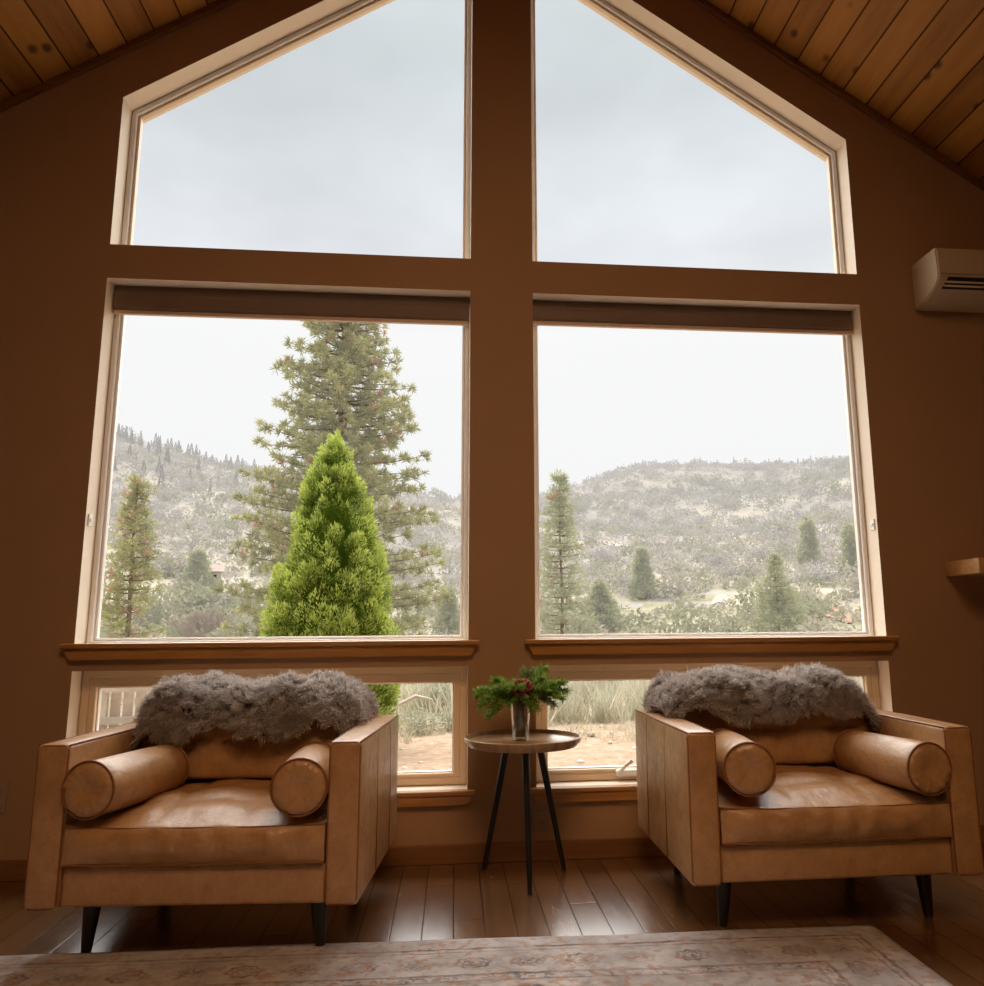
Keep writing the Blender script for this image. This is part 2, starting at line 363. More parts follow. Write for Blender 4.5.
# ------------------------------------------------------------------ room shell
A_, B_ = .1395, 1.684
LB, LT, MB, MT, UB, UO, RZ, SL, BB = .277, .759, .865, 2.398, 2.552, 3.253, 4.614, .658, .072
XW, YB, TH = 3.3, -6.6, .2
REV = .12
def ceil_z(x): return RZ - SL * abs(x)
def upper_z(x): return UO + SL * (B_ - abs(x))
def front_wall():
    V, Fc, mi = [], [], []
    def quad(p, m=0):
        i = len(V); V.extend(p); Fc.append(tuple(range(i, i + len(p)))); mi.append(m)
    for y in (0.0, TH):
        for sx in (-1, 1):
            def P(x, z): return (sx * x, y, z)
            quad([P(B_, 0), P(XW, 0), P(XW, ceil_z(XW)), P(B_, ceil_z(B_))])
            quad([P(0, 0), P(A_, 0), P(A_, ceil_z(A_)), P(0, ceil_z(0))])
            for z0, z1 in ((0, LB), (LT, MB), (MT, UB)): quad([P(A_, z0), P(B_, z0), P(B_, z1), P(A_, z1)])
            quad([P(A_, upper_z(A_)), P(B_, upper_z(B_)), P(B_, ceil_z(B_)), P(A_, ceil_z(A_))])
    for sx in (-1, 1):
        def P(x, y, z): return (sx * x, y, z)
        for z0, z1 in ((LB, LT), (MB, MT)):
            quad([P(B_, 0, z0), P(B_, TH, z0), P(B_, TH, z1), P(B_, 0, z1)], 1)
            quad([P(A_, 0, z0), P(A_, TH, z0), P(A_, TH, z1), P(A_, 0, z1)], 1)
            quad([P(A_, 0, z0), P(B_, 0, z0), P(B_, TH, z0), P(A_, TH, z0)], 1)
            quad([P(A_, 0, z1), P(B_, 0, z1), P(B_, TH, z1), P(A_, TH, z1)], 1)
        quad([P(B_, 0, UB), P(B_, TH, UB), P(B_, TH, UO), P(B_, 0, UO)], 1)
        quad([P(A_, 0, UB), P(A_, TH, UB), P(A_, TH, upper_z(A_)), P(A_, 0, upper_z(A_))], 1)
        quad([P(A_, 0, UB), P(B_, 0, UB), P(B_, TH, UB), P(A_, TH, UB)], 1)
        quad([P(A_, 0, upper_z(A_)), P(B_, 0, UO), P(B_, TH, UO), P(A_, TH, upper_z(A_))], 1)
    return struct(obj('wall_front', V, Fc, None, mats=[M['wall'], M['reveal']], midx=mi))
front_wall()
bm = bmesh.new(); add_box(bm, (-XW, YB, -.15), (XW, TH, 0)); struct(bobj('floor', bm, M['floor'], smooth=False))
for nm, x in (('wall_left', -XW), ('wall_right', XW)):
    s = -1 if x < 0 else 1
    bm = bmesh.new(); add_box(bm, (min(x, x + s * .15), YB, 0), (max(x, x + s * .15), TH, ceil_z(XW) + .05)); struct(bobj(nm, bm, M['wall'], smooth=False))
V = [(-XW, YB, 0), (XW, YB, 0), (XW, YB, ceil_z(XW)), (0, YB, RZ), (-XW, YB, ceil_z(XW))]
V2 = [(x, y - .15, z) for x, y, z in V]
struct(obj('wall_back', V + V2, [(0, 1, 2, 3, 4), (5, 9, 8, 7, 6)] + [(i, (i + 1) % 5, 5 + (i + 1) % 5, 5 + i) for i in range(5)], M['wall']))
V = []; Fc = []
for sx in (-1, 1):
    i = len(V)
    for dz in (0, .12):
        V += [(0, YB - .15, RZ + dz), (sx * (XW + .15), YB - .15, ceil_z(XW + .15) + dz), (sx * (XW + .15), TH, ceil_z(XW + .15) + dz), (0, TH, RZ + dz)]
    Fc += [(i, i + 1, i + 2, i + 3), (i + 4, i + 7, i + 6, i + 5), (i + 1, i + 5, i + 6, i + 2), (i, i + 4, i + 5, i + 1), (i + 3, i + 2, i + 6, i + 7)]
struct(obj('ceiling', V, Fc, M['ceiling']))
for k, sx in enumerate((-1, 1)):   # thin stained strip where the boards meet the gable wall
    V = []
    for x in (0.0, XW):
        for y in (-.022, -.001):
            for dz in (-.004, -.034): V.append((sx * x, y, ceil_z(x) + dz))
    Fc = [(0, 1, 5, 4), (2, 6, 7, 3), (0, 4, 6, 2), (1, 3, 7, 5), (0, 2, 3, 1), (4, 5, 7, 6)]
    struct(obj('trim_%d' % (k + 1), V, Fc, M['base']))
bm = bmesh.new(); add_box(bm, (-XW, -.016, 0), (XW, -.0005, BB), .003); struct(bobj('baseboard_front', bm, M['base'], smooth=False))

# ------------------------------------------------------------------ windows
def frame_poly(outer, inner, y0, y1, mat, name, parent=None):
    n = len(outer); V = []
    for loop in (outer, inner):
        for y in (y0, y1): V += [(x, y, z) for x, z in loop]
    O0, O1, I0, I1 = 0, n, 2 * n, 3 * n; Fc = []
    for i in range(n):
        j = (i + 1) % n
        Fc += [(O0 + i, O0 + j, I0 + j, I0 + i), (O1 + j, O1 + i, I1 + i, I1 + j), (I0 + i, I0 + j, I1 + j, I1 + i), (O0 + j, O0 + i, O1 + i, O1 + j)]
    o = obj(name, V, Fc, mat, parent)
    bm = bmesh.new(); bm.from_mesh(o.data); bmesh.ops.recalc_face_normals(bm, faces=bm.faces)
    bmesh.ops.bevel(bm, geom=bm.edges[:], offset=.003, segments=1, affect='EDGES'); bm.to_mesh(o.data); bm.free()
    return o
def pane(poly, y, parent): return obj('pane', [(x, y, z) for x, z in poly], [tuple(range(len(poly)))], M['glass'], parent)
def inset(poly, d):
    n = len(poly); out = []
    P = [Vector(p) for p in poly]; c = sum(P, Vector((0, 0))) / n
    for i in range(n):
        p0, p1, p2 = P[i - 1], P[i], P[(i + 1) % n]
        def nrm(a, b):
            t = (b - a).normalized(); q = Vector((-t.y, t.x))
            return q if q.dot(c - a) > 0 else -q
        n1, n2 = nrm(p0, p1), nrm(p1, p2)
        k = d / (1 + n1.dot(n2)); out.append(tuple(p1 + (n1 + n2) * k))
    return out
def board_sill(z_top, parent, x0, x1, nose, drop, tall):
    """stool with an apron board, its ends mitred back to the wall"""
    bm = bmesh.new()
    add_box(bm, (x0, -nose, z_top - .018), (x1, .0, z_top), .004)
    add_box(bm, (x0 + .039, -.0005, z_top - .016), (x1 - .039, REV - .012, z_top - .0005))
    V = [(x0 + .008, 0, z_top - .018), (x1 - .008, 0, z_top - .018), (x1 - .034, 0, z_top - tall), (x0 + .034, 0, z_top - tall)]
    vs = [bm.verts.new((x, y, z)) for y in (-.001, -.028) for x, _, z in V]
    for f in ((0, 1, 2, 3), (7, 6, 5, 4), (0, 4, 5, 1), (1, 5, 6, 2), (2, 6, 7, 3), (3, 7, 4, 0)): bm.faces.new([vs[i] for i in f])
    return bobj('window_sill', bm, M['sill'], parent, smooth=False)
e = .0015
for n, sx in ((1, -1), (2, 1)):
    up_poly = [(sx * (A_ + e), UB + e), (sx * (B_ - e), UB + e), (sx * (B_ - e), UO - e), (sx * (A_ + e), upper_z(A_) - e)]
    w = struct(frame_poly(up_poly, inset(up_poly, .022), REV - .022, REV + .04, M['vinyl'], 'window_%d' % n))
    i2 = inset(up_poly, .022); frame_poly(i2, inset(i2, .012), REV - .008, REV + .022, M['tanframe'], 'sash', w)
    pane(inset(up_poly, .03), REV + .012, w)
for n, sx in ((3, -1), (4, 1)):
    poly = [(sx * (A_ + e), MB - .012), (sx * (B_ - e), MB - .012), (sx * (B_ - e), MT - e), (sx * (A_ + e), MT - e)]
    w = struct(frame_poly(poly, inset(poly, .020), REV - .022, REV + .04, M['vinyl'], 'window_%d' % n))
    i2 = inset(poly, .020); frame_poly(i2, inset(i2, .012), REV - .006, REV + .022, M['vinyl'], 'sash', w)
    pane(inset(poly, .028), REV + .012, w)
    xs = sorted((sx * (A_ - .045), sx * (B_ + .038)))
    board_sill(MB, w, xs[0], xs[1], .045, .02, .062)
for n, sx in ((5, -1), (6, 1)):
    poly = [(sx * (A_ + e), LB + e), (sx * (B_ - e), LB + e), (sx * (B_ - e), LT - e), (sx * (A_ + e), LT - e)]
    w = struct(frame_poly(poly, inset(poly, .030), REV - .03, REV + .05, M['tanframe'], 'window_%d' % n))
    low = lambda pts: [(x, z - .012 if z > (LB + LT) / 2 else z - .010) for x, z in pts]
    i2 = inset(poly, .030); frame_poly(i2, low(inset(i2, .026)), REV - .027, REV + .03, M['tanframe'], 'sash', w)
    i3 = low(inset(poly, .056)); frame_poly(i3, inset(i3, .005), REV - .006, REV + .02, M['vinyl'], 'glazing_bead', w)
    pane(inset(poly, .058), REV + .008, w)
    xs = sorted((sx * (A_ - .03), sx * (B_ + .03)))
    board_sill(LB, w, xs[0], xs[1], .038, .02, .055)
    if sx == 1:   # folding crank of the lower right sash
        bm = bmesh.new(); add_box(bm, (.485, REV - .052, LB + .018), (.60, REV - .017, LB + .045), .006)
        h = bobj('crank_handle', bm, M['white'], w); h['label'] = 'white folding crank handle'
        bm = bmesh.new(); add_tube(bm, [(.497, REV - .06, LB + .036), (.515, REV - .068, LB + .06), (.548, REV - .074, LB + .086)], [.009, .007, .008], 10)
        bobj('crank_arm', bm, M['white'], h)

# roller blinds drawn up under the head of each big window
for sx, lab in ((-1, 'roller blind rolled up at the top of the big left window'), (1, 'roller blind rolled up at the top of the big right window')):
    t = thing('roller_blind', lab, 'blind', (sx * (A_ + B_) / 2, .095, MT))
    hw = (B_ - A_) / 2 - .004; dz = .006 if sx < 0 else .018
    bm = bmesh.new()
    prof = [(-.024, -.002), (-.024, -.040), (-.030, -.050), (-.030, -.108 + dz), (-.022, -.118 + dz), (-.001, -.118 + dz), (-.001, -.002)]
    L = [[bm.verts.new((x, y, z)) for y, z in prof] for x in (-hw, hw)]
    for i in range(len(prof)): j = (i + 1) % len(prof); bm.faces.new((L[0][i], L[0][j], L[1][j], L[1][i]))
    bm.faces.new(L[0]); bm.faces.new(L[1][::-1]); bobj('cassette', bm, M['blind'], t, smooth=False)
    bm = bmesh.new(); add_box(bm, (-hw + .002, -.024, -.136 + dz), (hw - .002, -.002, -.1185 + dz), .004); bobj('bottom_rail', bm, M['blindrail'], t)
for sx, lab in ((-1, 'small white blind catch on the left side of the big left window'), (1, 'small white blind catch on the right side of the big right window')):
    bm = bmesh.new(); x = sx * B_
    a, b2 = sorted((x - sx * .0005, x - sx * .006))
    add_box(bm, (a, .018, 1.335), (b2, .052, 1.385), .002)
    a, b2 = sorted((x - sx * .006, x - sx * .011)); add_box(bm, (a, .024, 1.354), (b2, .046, 1.366), .002)
    tag(bobj('blind_catch', bm, M['white'], smooth=False), lab, 'catch')

# ------------------------------------------------------------------ wall fittings
ac = thing('air_conditioner', 'cream wall-mounted mini split air conditioner right of the windows', 'air conditioner', (1.957, 0, 2.376))
prof = [(-.001, .229), (-.185, .229), (-.20, .218), (-.203, .10), (-.197, .072), (-.165, .045), (-.08, .008), (-.001, 0)]
bm = bmesh.new(); L = [[bm.verts.new((x, y, z)) for y, z in prof] for x in (0, .80)]
for i in range(len(prof)): j = (i + 1) % len(prof); bm.faces.new((L[0][i], L[0][j], L[1][j], L[1][i]))
bm.faces.new(L[0]); bm.faces.new(L[1][::-1])
bmesh.ops.recalc_face_normals(bm, faces=bm.faces); bmesh.ops.bevel(bm, geom=[x for x in bm.edges if x.calc_face_angle(0) > .6], offset=.006, segments=2, affect='EDGES')
sharp(bobj('housing', bm, M['plastic'], ac))
bm = bmesh.new()
vs = [bm.verts.new(p) for p in ((.045, -.204, .083), (.755, -.204, .083), (.77, -.168, .040), (.03, -.168, .040))] 
o_ = [v.co.copy() for v in vs]; nn = Vector((0, -.66, -.75))
for v in vs: v.co += nn * .003
bm.faces.new(vs); bobj('air_outlet', bm, M['darkslot'], ac, smooth=False)
for q in (.38, .70):
    bm = bmesh.new(); a = o_[0].lerp(o_[3], q); b2 = o_[1].lerp(o_[2], q)
    add_tube(bm, [a + nn * .007, b2 + nn * .007], .0045, 6); bobj('louver', bm, M['plastic'], ac)
bm = bmesh.new(); add_tube(bm, [(.012, -.2035, .097), (.79, -.2035, .097)], .0014, 6); bobj('panel_seam', bm, M['blind'], ac)

bm = bmesh.new(); add_box(bm, (1.985, -.235, 1.122), (2.95, -.0005, 1.188), .006)
sh = tag(sharp(bobj('wall_shelf', bm, mat_noise('shelf_timber', (.46, .24, .075), (.60, .34, .13), 14, .5, .1, 60, (.4, 5, 5)))), 'thick timber mantel shelf on the wall at the right edge', 'shelf')

def outlet(x, z, lab):
    t = thing('power_outlet', lab, 'outlet', (x, 0, z))
    bm = bmesh.new(); add_box(bm, (-.035, -.007, -.057), (.035, -.0005, .057), .003); sharp(bobj('cover_plate', bm, M['outlet'], t))
    for dz in (-.024, .024):
        bm = bmesh.new(); add_box(bm, (-.017, -.0095, dz - .015), (.017, -.0072, dz + .015), .002); s_ = bobj('socket', bm, M['outlet'], t)
        for dx in (-.006, .006):
            bm = bmesh.new(); add_box(bm, (dx - .0012, -.0103, dz - .005), (dx + .0012, -.0096, dz + .006)); bobj('slot', bm, M['darkslot'], s_, smooth=False)
outlet(.157, .165, 'beige power outlet low on the wall behind the side table')
outlet(-1.91, .295, 'beige power outlet low on the wall at the left edge')

# ------------------------------------------------------------------ rug
HX, HY = 1.75, 1.15
rug_m = mat_rug(HX, HY)
th = R(-2.0)
bm = bmesh.new(); nx, ny = 140, 92; G = []
for j in range(ny + 1):
    row = []
    for i in range(nx + 1):
        x = -HX + 2 * HX * i / nx; y = -HY + 2 * HY * j / ny
        wx = .006 * math.sin(x * 3.1 + 1) * (j / ny) ** 8
        edge = max(abs(x) / HX, abs(y) / HY)
        z = .006 + .004 * (1 - min(1, max(0, (edge - .985) / .015))) + .0010 * math.sin(x * 9 + y * 2) + .0008 * math.sin(y * 11 - x * 3)
        row.append(bm.verts.new((x, y + wx, z)))
    G.append(row)
for j in range(ny):
    for i in range(nx): bm.faces.new((G[j][i], G[j][i + 1], G[j + 1][i + 1], G[j + 1][i]))
bd = [ed for ed in bm.edges if len(ed.link_faces) == 1]
r = bmesh.ops.extrude_edge_only(bm, edges=bd)
for v in [g for g in r['geom'] if isinstance(g, bmesh.types.BMVert)]: v.co.z = .0005
rug = bobj('area_rug', bm, rug_m); tag(rug, 'distressed grey beige patterned area rug in front of the armchairs', 'rug')
# back right corner at (1.083, -.854)
c, s = math.cos(th), math.sin(th)
rug.rotation_euler = (0, 0, th); rug.location = (1.083 - (c * HX - s * HY), -.852 - (s * HX + c * HY), 0)

# ------------------------------------------------------------------ armchairs
W2, D2, AW, H0, H1 = .46, .37, .093, .15, .592
def rect_pts(x0, x1, z0, z1, y, r=.012):
    return [(x0 + r, y, z0), (x1 - r, y, z0), (x1, y, z0 + r), (x1, y, z1 - r), (x1 - r, y, z1), (x0 + r, y, z1), (x0, y, z1 - r), (x0, y, z0 + r), (x0 + r, y, z0)]
def pillow(bm, nx, ny, fn_top, fn_bot):
    T = [[bm.verts.new(fn_top(i / nx, j / ny)) for i in range(nx + 1)] for j in range(ny + 1)]
    Bv = [[bm.verts.new(fn_bot(i / nx, j / ny)) for i in range(nx + 1)] for j in range(ny + 1)]
    for j in range(ny):
        for i in range(nx):
            bm.faces.new((T[j][i], T[j][i + 1], T[j + 1][i + 1], T[j + 1][i])); bm.faces.new((Bv[j + 1][i], Bv[j + 1][i + 1], Bv[j][i + 1], Bv[j][i]))
    for i in range(nx):
        bm.faces.new((Bv[0][i], Bv[0][i + 1], T[0][i + 1], T[0][i])); bm.faces.new((T[ny][i], T[ny][i + 1], Bv[ny][i + 1], Bv[ny][i]))
    for j in range(ny):
        bm.faces.new((T[j][0], T[j + 1][0], Bv[j + 1][0], Bv[j][0])); bm.faces.new((Bv[j][nx], Bv[j + 1][nx], T[j + 1][nx], T[j][nx]))
def tuft(u, v, nu=3, nv=3):
    # quilting: soft grid creases + buttons
    a = abs(math.sin(PI * u * nu)); b = abs(math.sin(PI * v * nv))
    h = (a * b) ** .35
    return h
def make_chair(label):
    t = thing('armchair', label, 'armchair', group='tan leather armchairs')
    for sx in (-1, 1):
        bm = bmesh.new(); xa, xb = sorted((sx * W2, sx * (W2 - AW)))
        add_box(bm, (xa, -D2, H0), (xb, D2, H1), .012, 3)
        bmesh.ops.subdivide_edges(bm, edges=[e_ for e_ in bm.edges if e_.calc_length() > .2], cuts=6, use_grid_fill=True)
        for v in bm.verts:   # gentle padding bulge
            if abs(v.co.x - (xa + xb) / 2) < .03: continue
            k = max(0, 1 - ((v.co.y) / D2) ** 2) * max(0, 1 - ((v.co.z - (H0 + H1) / 2) / ((H1 - H0) / 2)) ** 2)
            v.co.x += math.copysign(.004 * k, v.co.x - (xa + xb) / 2)
        arm = sharp(bobj('arm', bm, M['leather'], t), 50)
        bm = bmesh.new()
        add_tube(bm, rect_pts(xa + .004, xb - .004, H0 + .004, H1 - .004, -D2 + .004, .012), .0032, 6)
        xi = sx * (W2 - .003); xj = sx * (W2 - AW + .003)
        for xx in (xi, xj): add_tube(bm, [(xx, -D2 + .006, H1 - .003), (xx, D2 - .006, H1 - .003)], .003, 6)
        bobj('piping', bm, M['piping'], arm)
        for yy in (-.10, .16):
            bm = bmesh.new(); add_tube(bm, [(sx * (W2 + .0005 + .004 * max(0, 1 - (yy / D2) ** 2)), yy, H0 + .012), (sx * (W2 + .0045 * max(0, 1 - (yy / D2) ** 2)), yy, (H0 + H1) / 2), (sx * (W2 + .0), yy, H1 - .012)], .0016, 5)
            bobj('side_seam', bm, M['piping'], arm)
    xi = W2 - AW - .001
    bm = bmesh.new(); add_box(bm, (-xi, -D2 + .012, H0 + .003), (xi, D2 - .02, .262), .010, 3); sharp(bobj('base_frame', bm, M['leather'], t), 50)
    bm = bmesh.new(); add_box(bm, (-xi + .012, .21, .2625), (xi - .012, D2, .655), .05, 5); sharp(bobj('back_frame', bm, M['leather'], t), 50)
    # seat cushion: boxed, crowned and quilted
    bm = bmesh.new(); x1 = xi - .003; y0, y1 = -D2 - .004, .10
    zt, zb = .372, .266
    def ew(q, p=6): return max(0.0, 1 - abs(2 * q - 1) ** p)
    def st(u, v):
        x = -x1 + 2 * x1 * u; y = y0 + (y1 - y0) * v
        crown = .050 * (ew(u, 2) ** .75) * (min(1, v * 2.2) ** .7) - .010 * ew(u, 4) * max(0, 1 - v * 5)
        h = zt + crown + .012 * (tuft(u, min(1, max(0, (v - .02) / .96)), 3, 3) - 1) * min(1, v * 4) + .002 * math.sin(u * 23 + v * 5)
        return (x, y + .012 * math.sin(PI * u) * 0 - .012 * ew(u, 4) * (1 - v) ** 8 + (.006 if v == 0 else 0), h)
    def sb(u, v):
        x = -x1 + 2 * x1 * u; y = y0 + (y1 - y0) * v
        return (x, y + .004, zb - .004 + .006 * (1 - ew(u, 8)))
    pillow(bm, 48, 40, st, sb)
    # front boxing gets a soft bulge
    fr = [ed for ed in bm.edges if all(v.co.y < y0 + .03 for v in ed.verts) and abs(ed.verts[0].co.z - ed.verts[1].co.z) > .05]
    rs = bmesh.ops.subdivide_edges(bm, edges=fr, cuts=5)
    for v in bm.verts:
        if v.co.y < y0 + .015 and zb < v.co.z < zt - .003:
            q = (v.co.z - zb) / (zt - zb); u = v.co.x / x1
            v.co.y -=   .024 * math.sin(PI * q) * ew((u + 1) / 2, 6) + .0038 * math.sin(v.co.x * 55 + 2.5 * math.sin(v.co.x * 9)) * math.sin(PI * q) ** 2 * (1 + q)
    seat = sharp(bobj('seat_cushion', bm, M['leather'], t), 60)
    bm = bmesh.new()
    for zz, dy in ((zt + .002, .004), (zb + .004, .002)):
        pts = []
        for k in range(33):
            u = k / 32; pts.append((-x1 + 2 * x1 * u, y0 - .008 * ew(u, 4) * (1 if zz > .3 else .3) + dy - .002, zz - .004 * (1 - ew(u, 8)) + (-.010 * ew(u, 4) if zz > .3 else 0)))
        add_tube(bm, pts, .003, 6)
    bobj('piping', bm, M['piping'], seat)
    # back cushion
    bm = bmesh.new(); zb0, zb1 = .425, .675
    def bt(u, v):   # front face
        x = -x1 + 2 * x1 * u; z = zb0 + (zb1 - zb0) * v
        x *= 1 - .07 * v ** 2
        y = .035 + .07 * v - .022 * (ew(u, 4) * ew(v, 4)) ** .6 + .010 * (1 - tuft(u, v, 3, 2)) * ew(u, 8) * ew(v, 8)
        return (x, y, z)
    def bb_(u, v):
        return ((-x1 + 2 * x1 * u) * (1 - .07 * v ** 2), .15 + .055 * v, zb0 + (zb1 - zb0) * v)
    pillow(bm, 40, 24, bt, bb_); bobj('back_cushion', bm, M['leather'], t)
    for lx, ly in ((-.325, -.25), (.325, -.25), (-.325, .27), (.325, .27)):
        bm = bmesh.new(); sx = 1 if lx > 0 else -1
        add_tube(bm, [(lx + sx * .010, ly - .0, 0), (lx + sx * .009, ly, .008), (lx, ly, H0 + .004)], [.013, .0145, .026], 16)
        sharp(bobj('leg', bm, M['walnut'], t))
    return t
def place(o, cx, cy, th):   # cx, cy : middle of the front face
    o.rotation_euler = (0, 0, th); o.location = (cx - math.sin(th) * D2, cy + math.cos(th) * D2, 0)
chL = make_chair('tan leather armchair left of the side table, its right arm nearest the table')
chR = copy_tree(chL); chR['label'] = 'tan leather armchair right of the side table, under the shelf side of the room'
POSE = {-1: (-.92, -.90, R(-4.5)), 1: (.967, -.908, R(-.6))}
place(chL, *POSE[-1]); place(chR, *POSE[1])
def to_world(side, p):
    cx, cy, t = POSE[side]; x, y = p[0], p[1] + D2; c, s = math.cos(t), math.sin(t)
    return (cx + c * x - s * y, cy + s * x + c * y, p[2])

def bolster_mesh(r=.086, L=.40):
    bm = bmesh.new(); n = 72; prof = []
    prof += [(0, -L / 2 + .006), (.02, -L / 2 + .003), (r * .45, -L / 2 - .003), (r * .7, -L / 2 - .003), (r * .9, -L / 2 + .001), (r * .985, -L / 2 + .012)]
    for k in range(1, 12):
        q = k / 12; prof.append((r * (.99 + .03 * math.sin(PI * q)), -L / 2 + .012 + (L - .024) * q))
    prof += [(r * .985, L / 2 - .012), (r * .9, L / 2 - .001), (r * .7, L / 2 + .003), (r * .45, L / 2 + .003), (.02, L / 2 - .003), (0, L / 2 - .006)]
    add_lathe(bm, prof, n)
    for v in bm.verts:
        a = math.atan2(v.co.y, v.co.x); rr = math.hypot(v.co.x, v.co.y)
        end = abs(v.co.z) / (L / 2)
        if end > .9: v.co.z += math.copysign(.0045 * (math.sin(a * 11 + 2 * math.sin(a * 3)) - .4) * min(1, (rr / r) ** 2) * (1 if rr < r * .95 else .2), v.co.z)
        else:
            k = 1 + .010 * math.sin(a * 9 + v.co.z * 30) * end ** 2 + .006 * math.sin(a * 3 + v.co.z * 17); v.co.x *= k; v.co.y *= k
    # lie along y
    bmesh.ops.rotate(bm, verts=bm.verts, matrix=Matrix.Rotation(PI / 2, 3, 'X'))
    return bm
BR, BL = .077, .40
proto = None
for side in (-1, 1):
    for bx in (-1, 1):
        lab = {(-1, -1): 'tan leather bolster along the left arm of the left armchair', (-1, 1): 'tan leather bolster along the right arm of the left armchair',
               (1, -1): 'tan leather bolster along the left arm of the right armchair', (1, 1): 'tan leather bolster along the right arm of the right armchair'}[(side, bx)]
        if proto is None:
            t = thing('bolster_cushion', lab, 'cushion', group='leather bolsters on the armchairs')
            body = bobj('cover', bolster_mesh(BR, BL), M['leather'], t)
            for yy in (-BL / 2 + .006, BL / 2 - .006):
                bm = bmesh.new(); add_tube(bm, [(BR * 1.0 * math.cos(2 * PI * k / 40), yy, BR * 1.0 * math.sin(2 * PI * k / 40)) for k in range(41)], .0035, 6, caps=False)
                bobj('piping', bm, M['piping'], t)
            proto = t
        else:
            t = copy_tree(proto); t['label'] = lab
        p = to_world(side, (bx * (W2 - AW - BR - .022), -D2 - .035 + BL / 2, .3745 + .018 + BR))
        if (side, bx) == (1, -1): p = (p[0] + .016, p[1], p[2] + .012)
        t.location = p; cxx, cyy, tt = POSE[side]
        t.rotation_euler = (R(-1.0), R(25 * bx), tt + R(7.0 * bx))

# ------------------------------------------------------------------ sheepskins
def sheepskin(side, edge, ul, ur, label, seed):
    rg = np.random.default_rng(seed)
    prof = np.array([(.385, .56), (.385, .63), (.345, .675), (.25, .686), (.15, .684), (.085, .67), (.05, .63), (.028, .575), (.012, .51), (.0, .44)])
    seg = np.r_[0, np.cumsum(np.hypot(*np.diff(prof, axis=0).T))]
    def at_s(s): return np.interp(s, seg, prof[:, 0]), np.interp(s, seg, prof[:, 1])
    s_of_z = lambda z: np.interp(-z, -prof[5:, 1], seg[5:])
    us, zs = np.array(edge).T
    t = thing('sheepskin_throw', label, 'sheepskin', group='grey sheepskins over the chair backs')
    nu, nv = 60, 40
    def surf(u, v):
        x = ul + (ur - ul) * u
        send = s_of_z(np.interp(x, us, zs)); s = .02 + (send - .02) * v
        y, z = at_s(s)
        lump = .014 * np.sin(x * 17 + s * 9 + seed) + .010 * np.sin(x * 31 - s * 23 + 2 * seed)
        endd = np.minimum(u, 1 - u); rnd = np.clip(1 - endd / .09, 0, 1) ** 2
        z = z + .010 + lump * np.clip(1 - np.abs(s - .25) * 1.2, .3, 1) - .085 * rnd
        y = y - (.016 + .6 * lump) * np.clip((s - .2) / .15, 0, 1)
        return np.stack([x, y, z], -1)
    uu, vv = np.meshgrid(np.linspace(0, 1, nu + 1), np.linspace(0, 1, nv + 1))
    G = surf(uu.ravel(), vv.ravel())
    faces = [(j * (nu + 1) + i, j * (nu + 1) + i + 1, (j + 1) * (nu + 1) + i + 1, (j + 1) * (nu + 1) + i) for j in range(nv) for i in range(nu)]
    hide = obj('hide', G, faces, M['fur'], t, smooth=True)
    # wool: locks of thin strands
    NL, NS = 2300, 26
    lu, lv = rg.random(NL), rg.random(NL) ** .75
    d = 1e-3
    def normal(u, v):
        p = surf(u, v); a = surf(u + d, v) - p; b = surf(u, v + d) - p
        n = np.cross(b, a); n /= np.linalg.norm(n, axis=1)[:, None] + 1e-9
        return p, n, b / (np.linalg.norm(b, axis=1)[:, None] + 1e-9), a / (np.linalg.norm(a, axis=1)[:, None] + 1e-9)
    lp, ln, lt, la = normal(lu, lv)
    flip = np.where((ln * np.array([0, -.7, .7])).sum(1) < -.2, -1, 1)
    ln = ln * 1.0
    ldir = ln * .75 + lt * rg.normal(.35, .35, NL)[:, None] + la * rg.normal(0, .5, NL)[:, None] + np.array([0, -.05, -.12])
    ldir /= np.linalg.norm(ldir, axis=1)[:, None]
    llen = rg.uniform(.034, .060, NL)
    tips = lp + ldir * llen[:, None]
    N = NL * NS; k = np.repeat(np.arange(NL), NS)
    su = np.clip(lu[k] + rg.normal(0, .013, N), 0, 1); sv = np.clip(lv[k] + rg.normal(0, .017, N), 0, 1)
    root = surf(su, sv)
    tip = tips[k] + rg.normal(0, .0048, (N, 3)) + (root - lp[k]) * .35
    mid = (root + tip) / 2 + ln[k] * .007 + rg.normal(0, .004, (N, 3)) 
    mid2 = root * .25 + tip * .75 + ln[k] * .004 + rg.normal(0, .005, (N, 3))
    side_v = np.cross(tip - root, rg.normal(0, 1, (N, 3))); side_v /= np.linalg.norm(side_v, axis=1)[:, None] + 1e-9
    w = .0011
    V = np.stack([root - side_v * w, root + side_v * w, mid - side_v * w, mid + side_v * w, mid2 - side_v * w * .8, mid2 + side_v * w * .8, tip], 1).reshape(-1, 3)
    base = np.arange(N) * 7
    q = np.concatenate([np.stack([base, base + 1, base + 3, base + 2], 1), np.stack([base + 2, base + 3, base + 5, base + 4], 1)])
    tr = np.stack([base + 4, base + 5, base + 6], 1)
    wo = obj('wool', V, [tuple(f) for f in q.tolist()] + [tuple(f) for f in tr.tolist()], M['fur'], t)
    at = wo.data.attributes.new('tip', 'FLOAT', 'POINT')
    val = np.tile(np.array([0, 0, .55, .55, .85, .85, 1.0]), N) * np.repeat((rg.uniform(.7, 1.0, N) * rg.uniform(.55, 1.0, NL)[k]), 7)
    at.data.foreach_set('value', val.astype(np.float32))
    cx, cy, tt = POSE[side]; place(t, cx, cy, tt)
    return t
sheepskin(-1, [(-.40, .66), (-.34, .60), (-.28, .56), (-.22, .55), (-.15, .58), (-.08, .61), (-.01, .56), (.06, .54), (.14, .565), (.22, .59), (.28, .60), (.36, .55)], -.345, .352,
          'grey sheepskin with a scalloped lower edge over the left armchair back', 3)
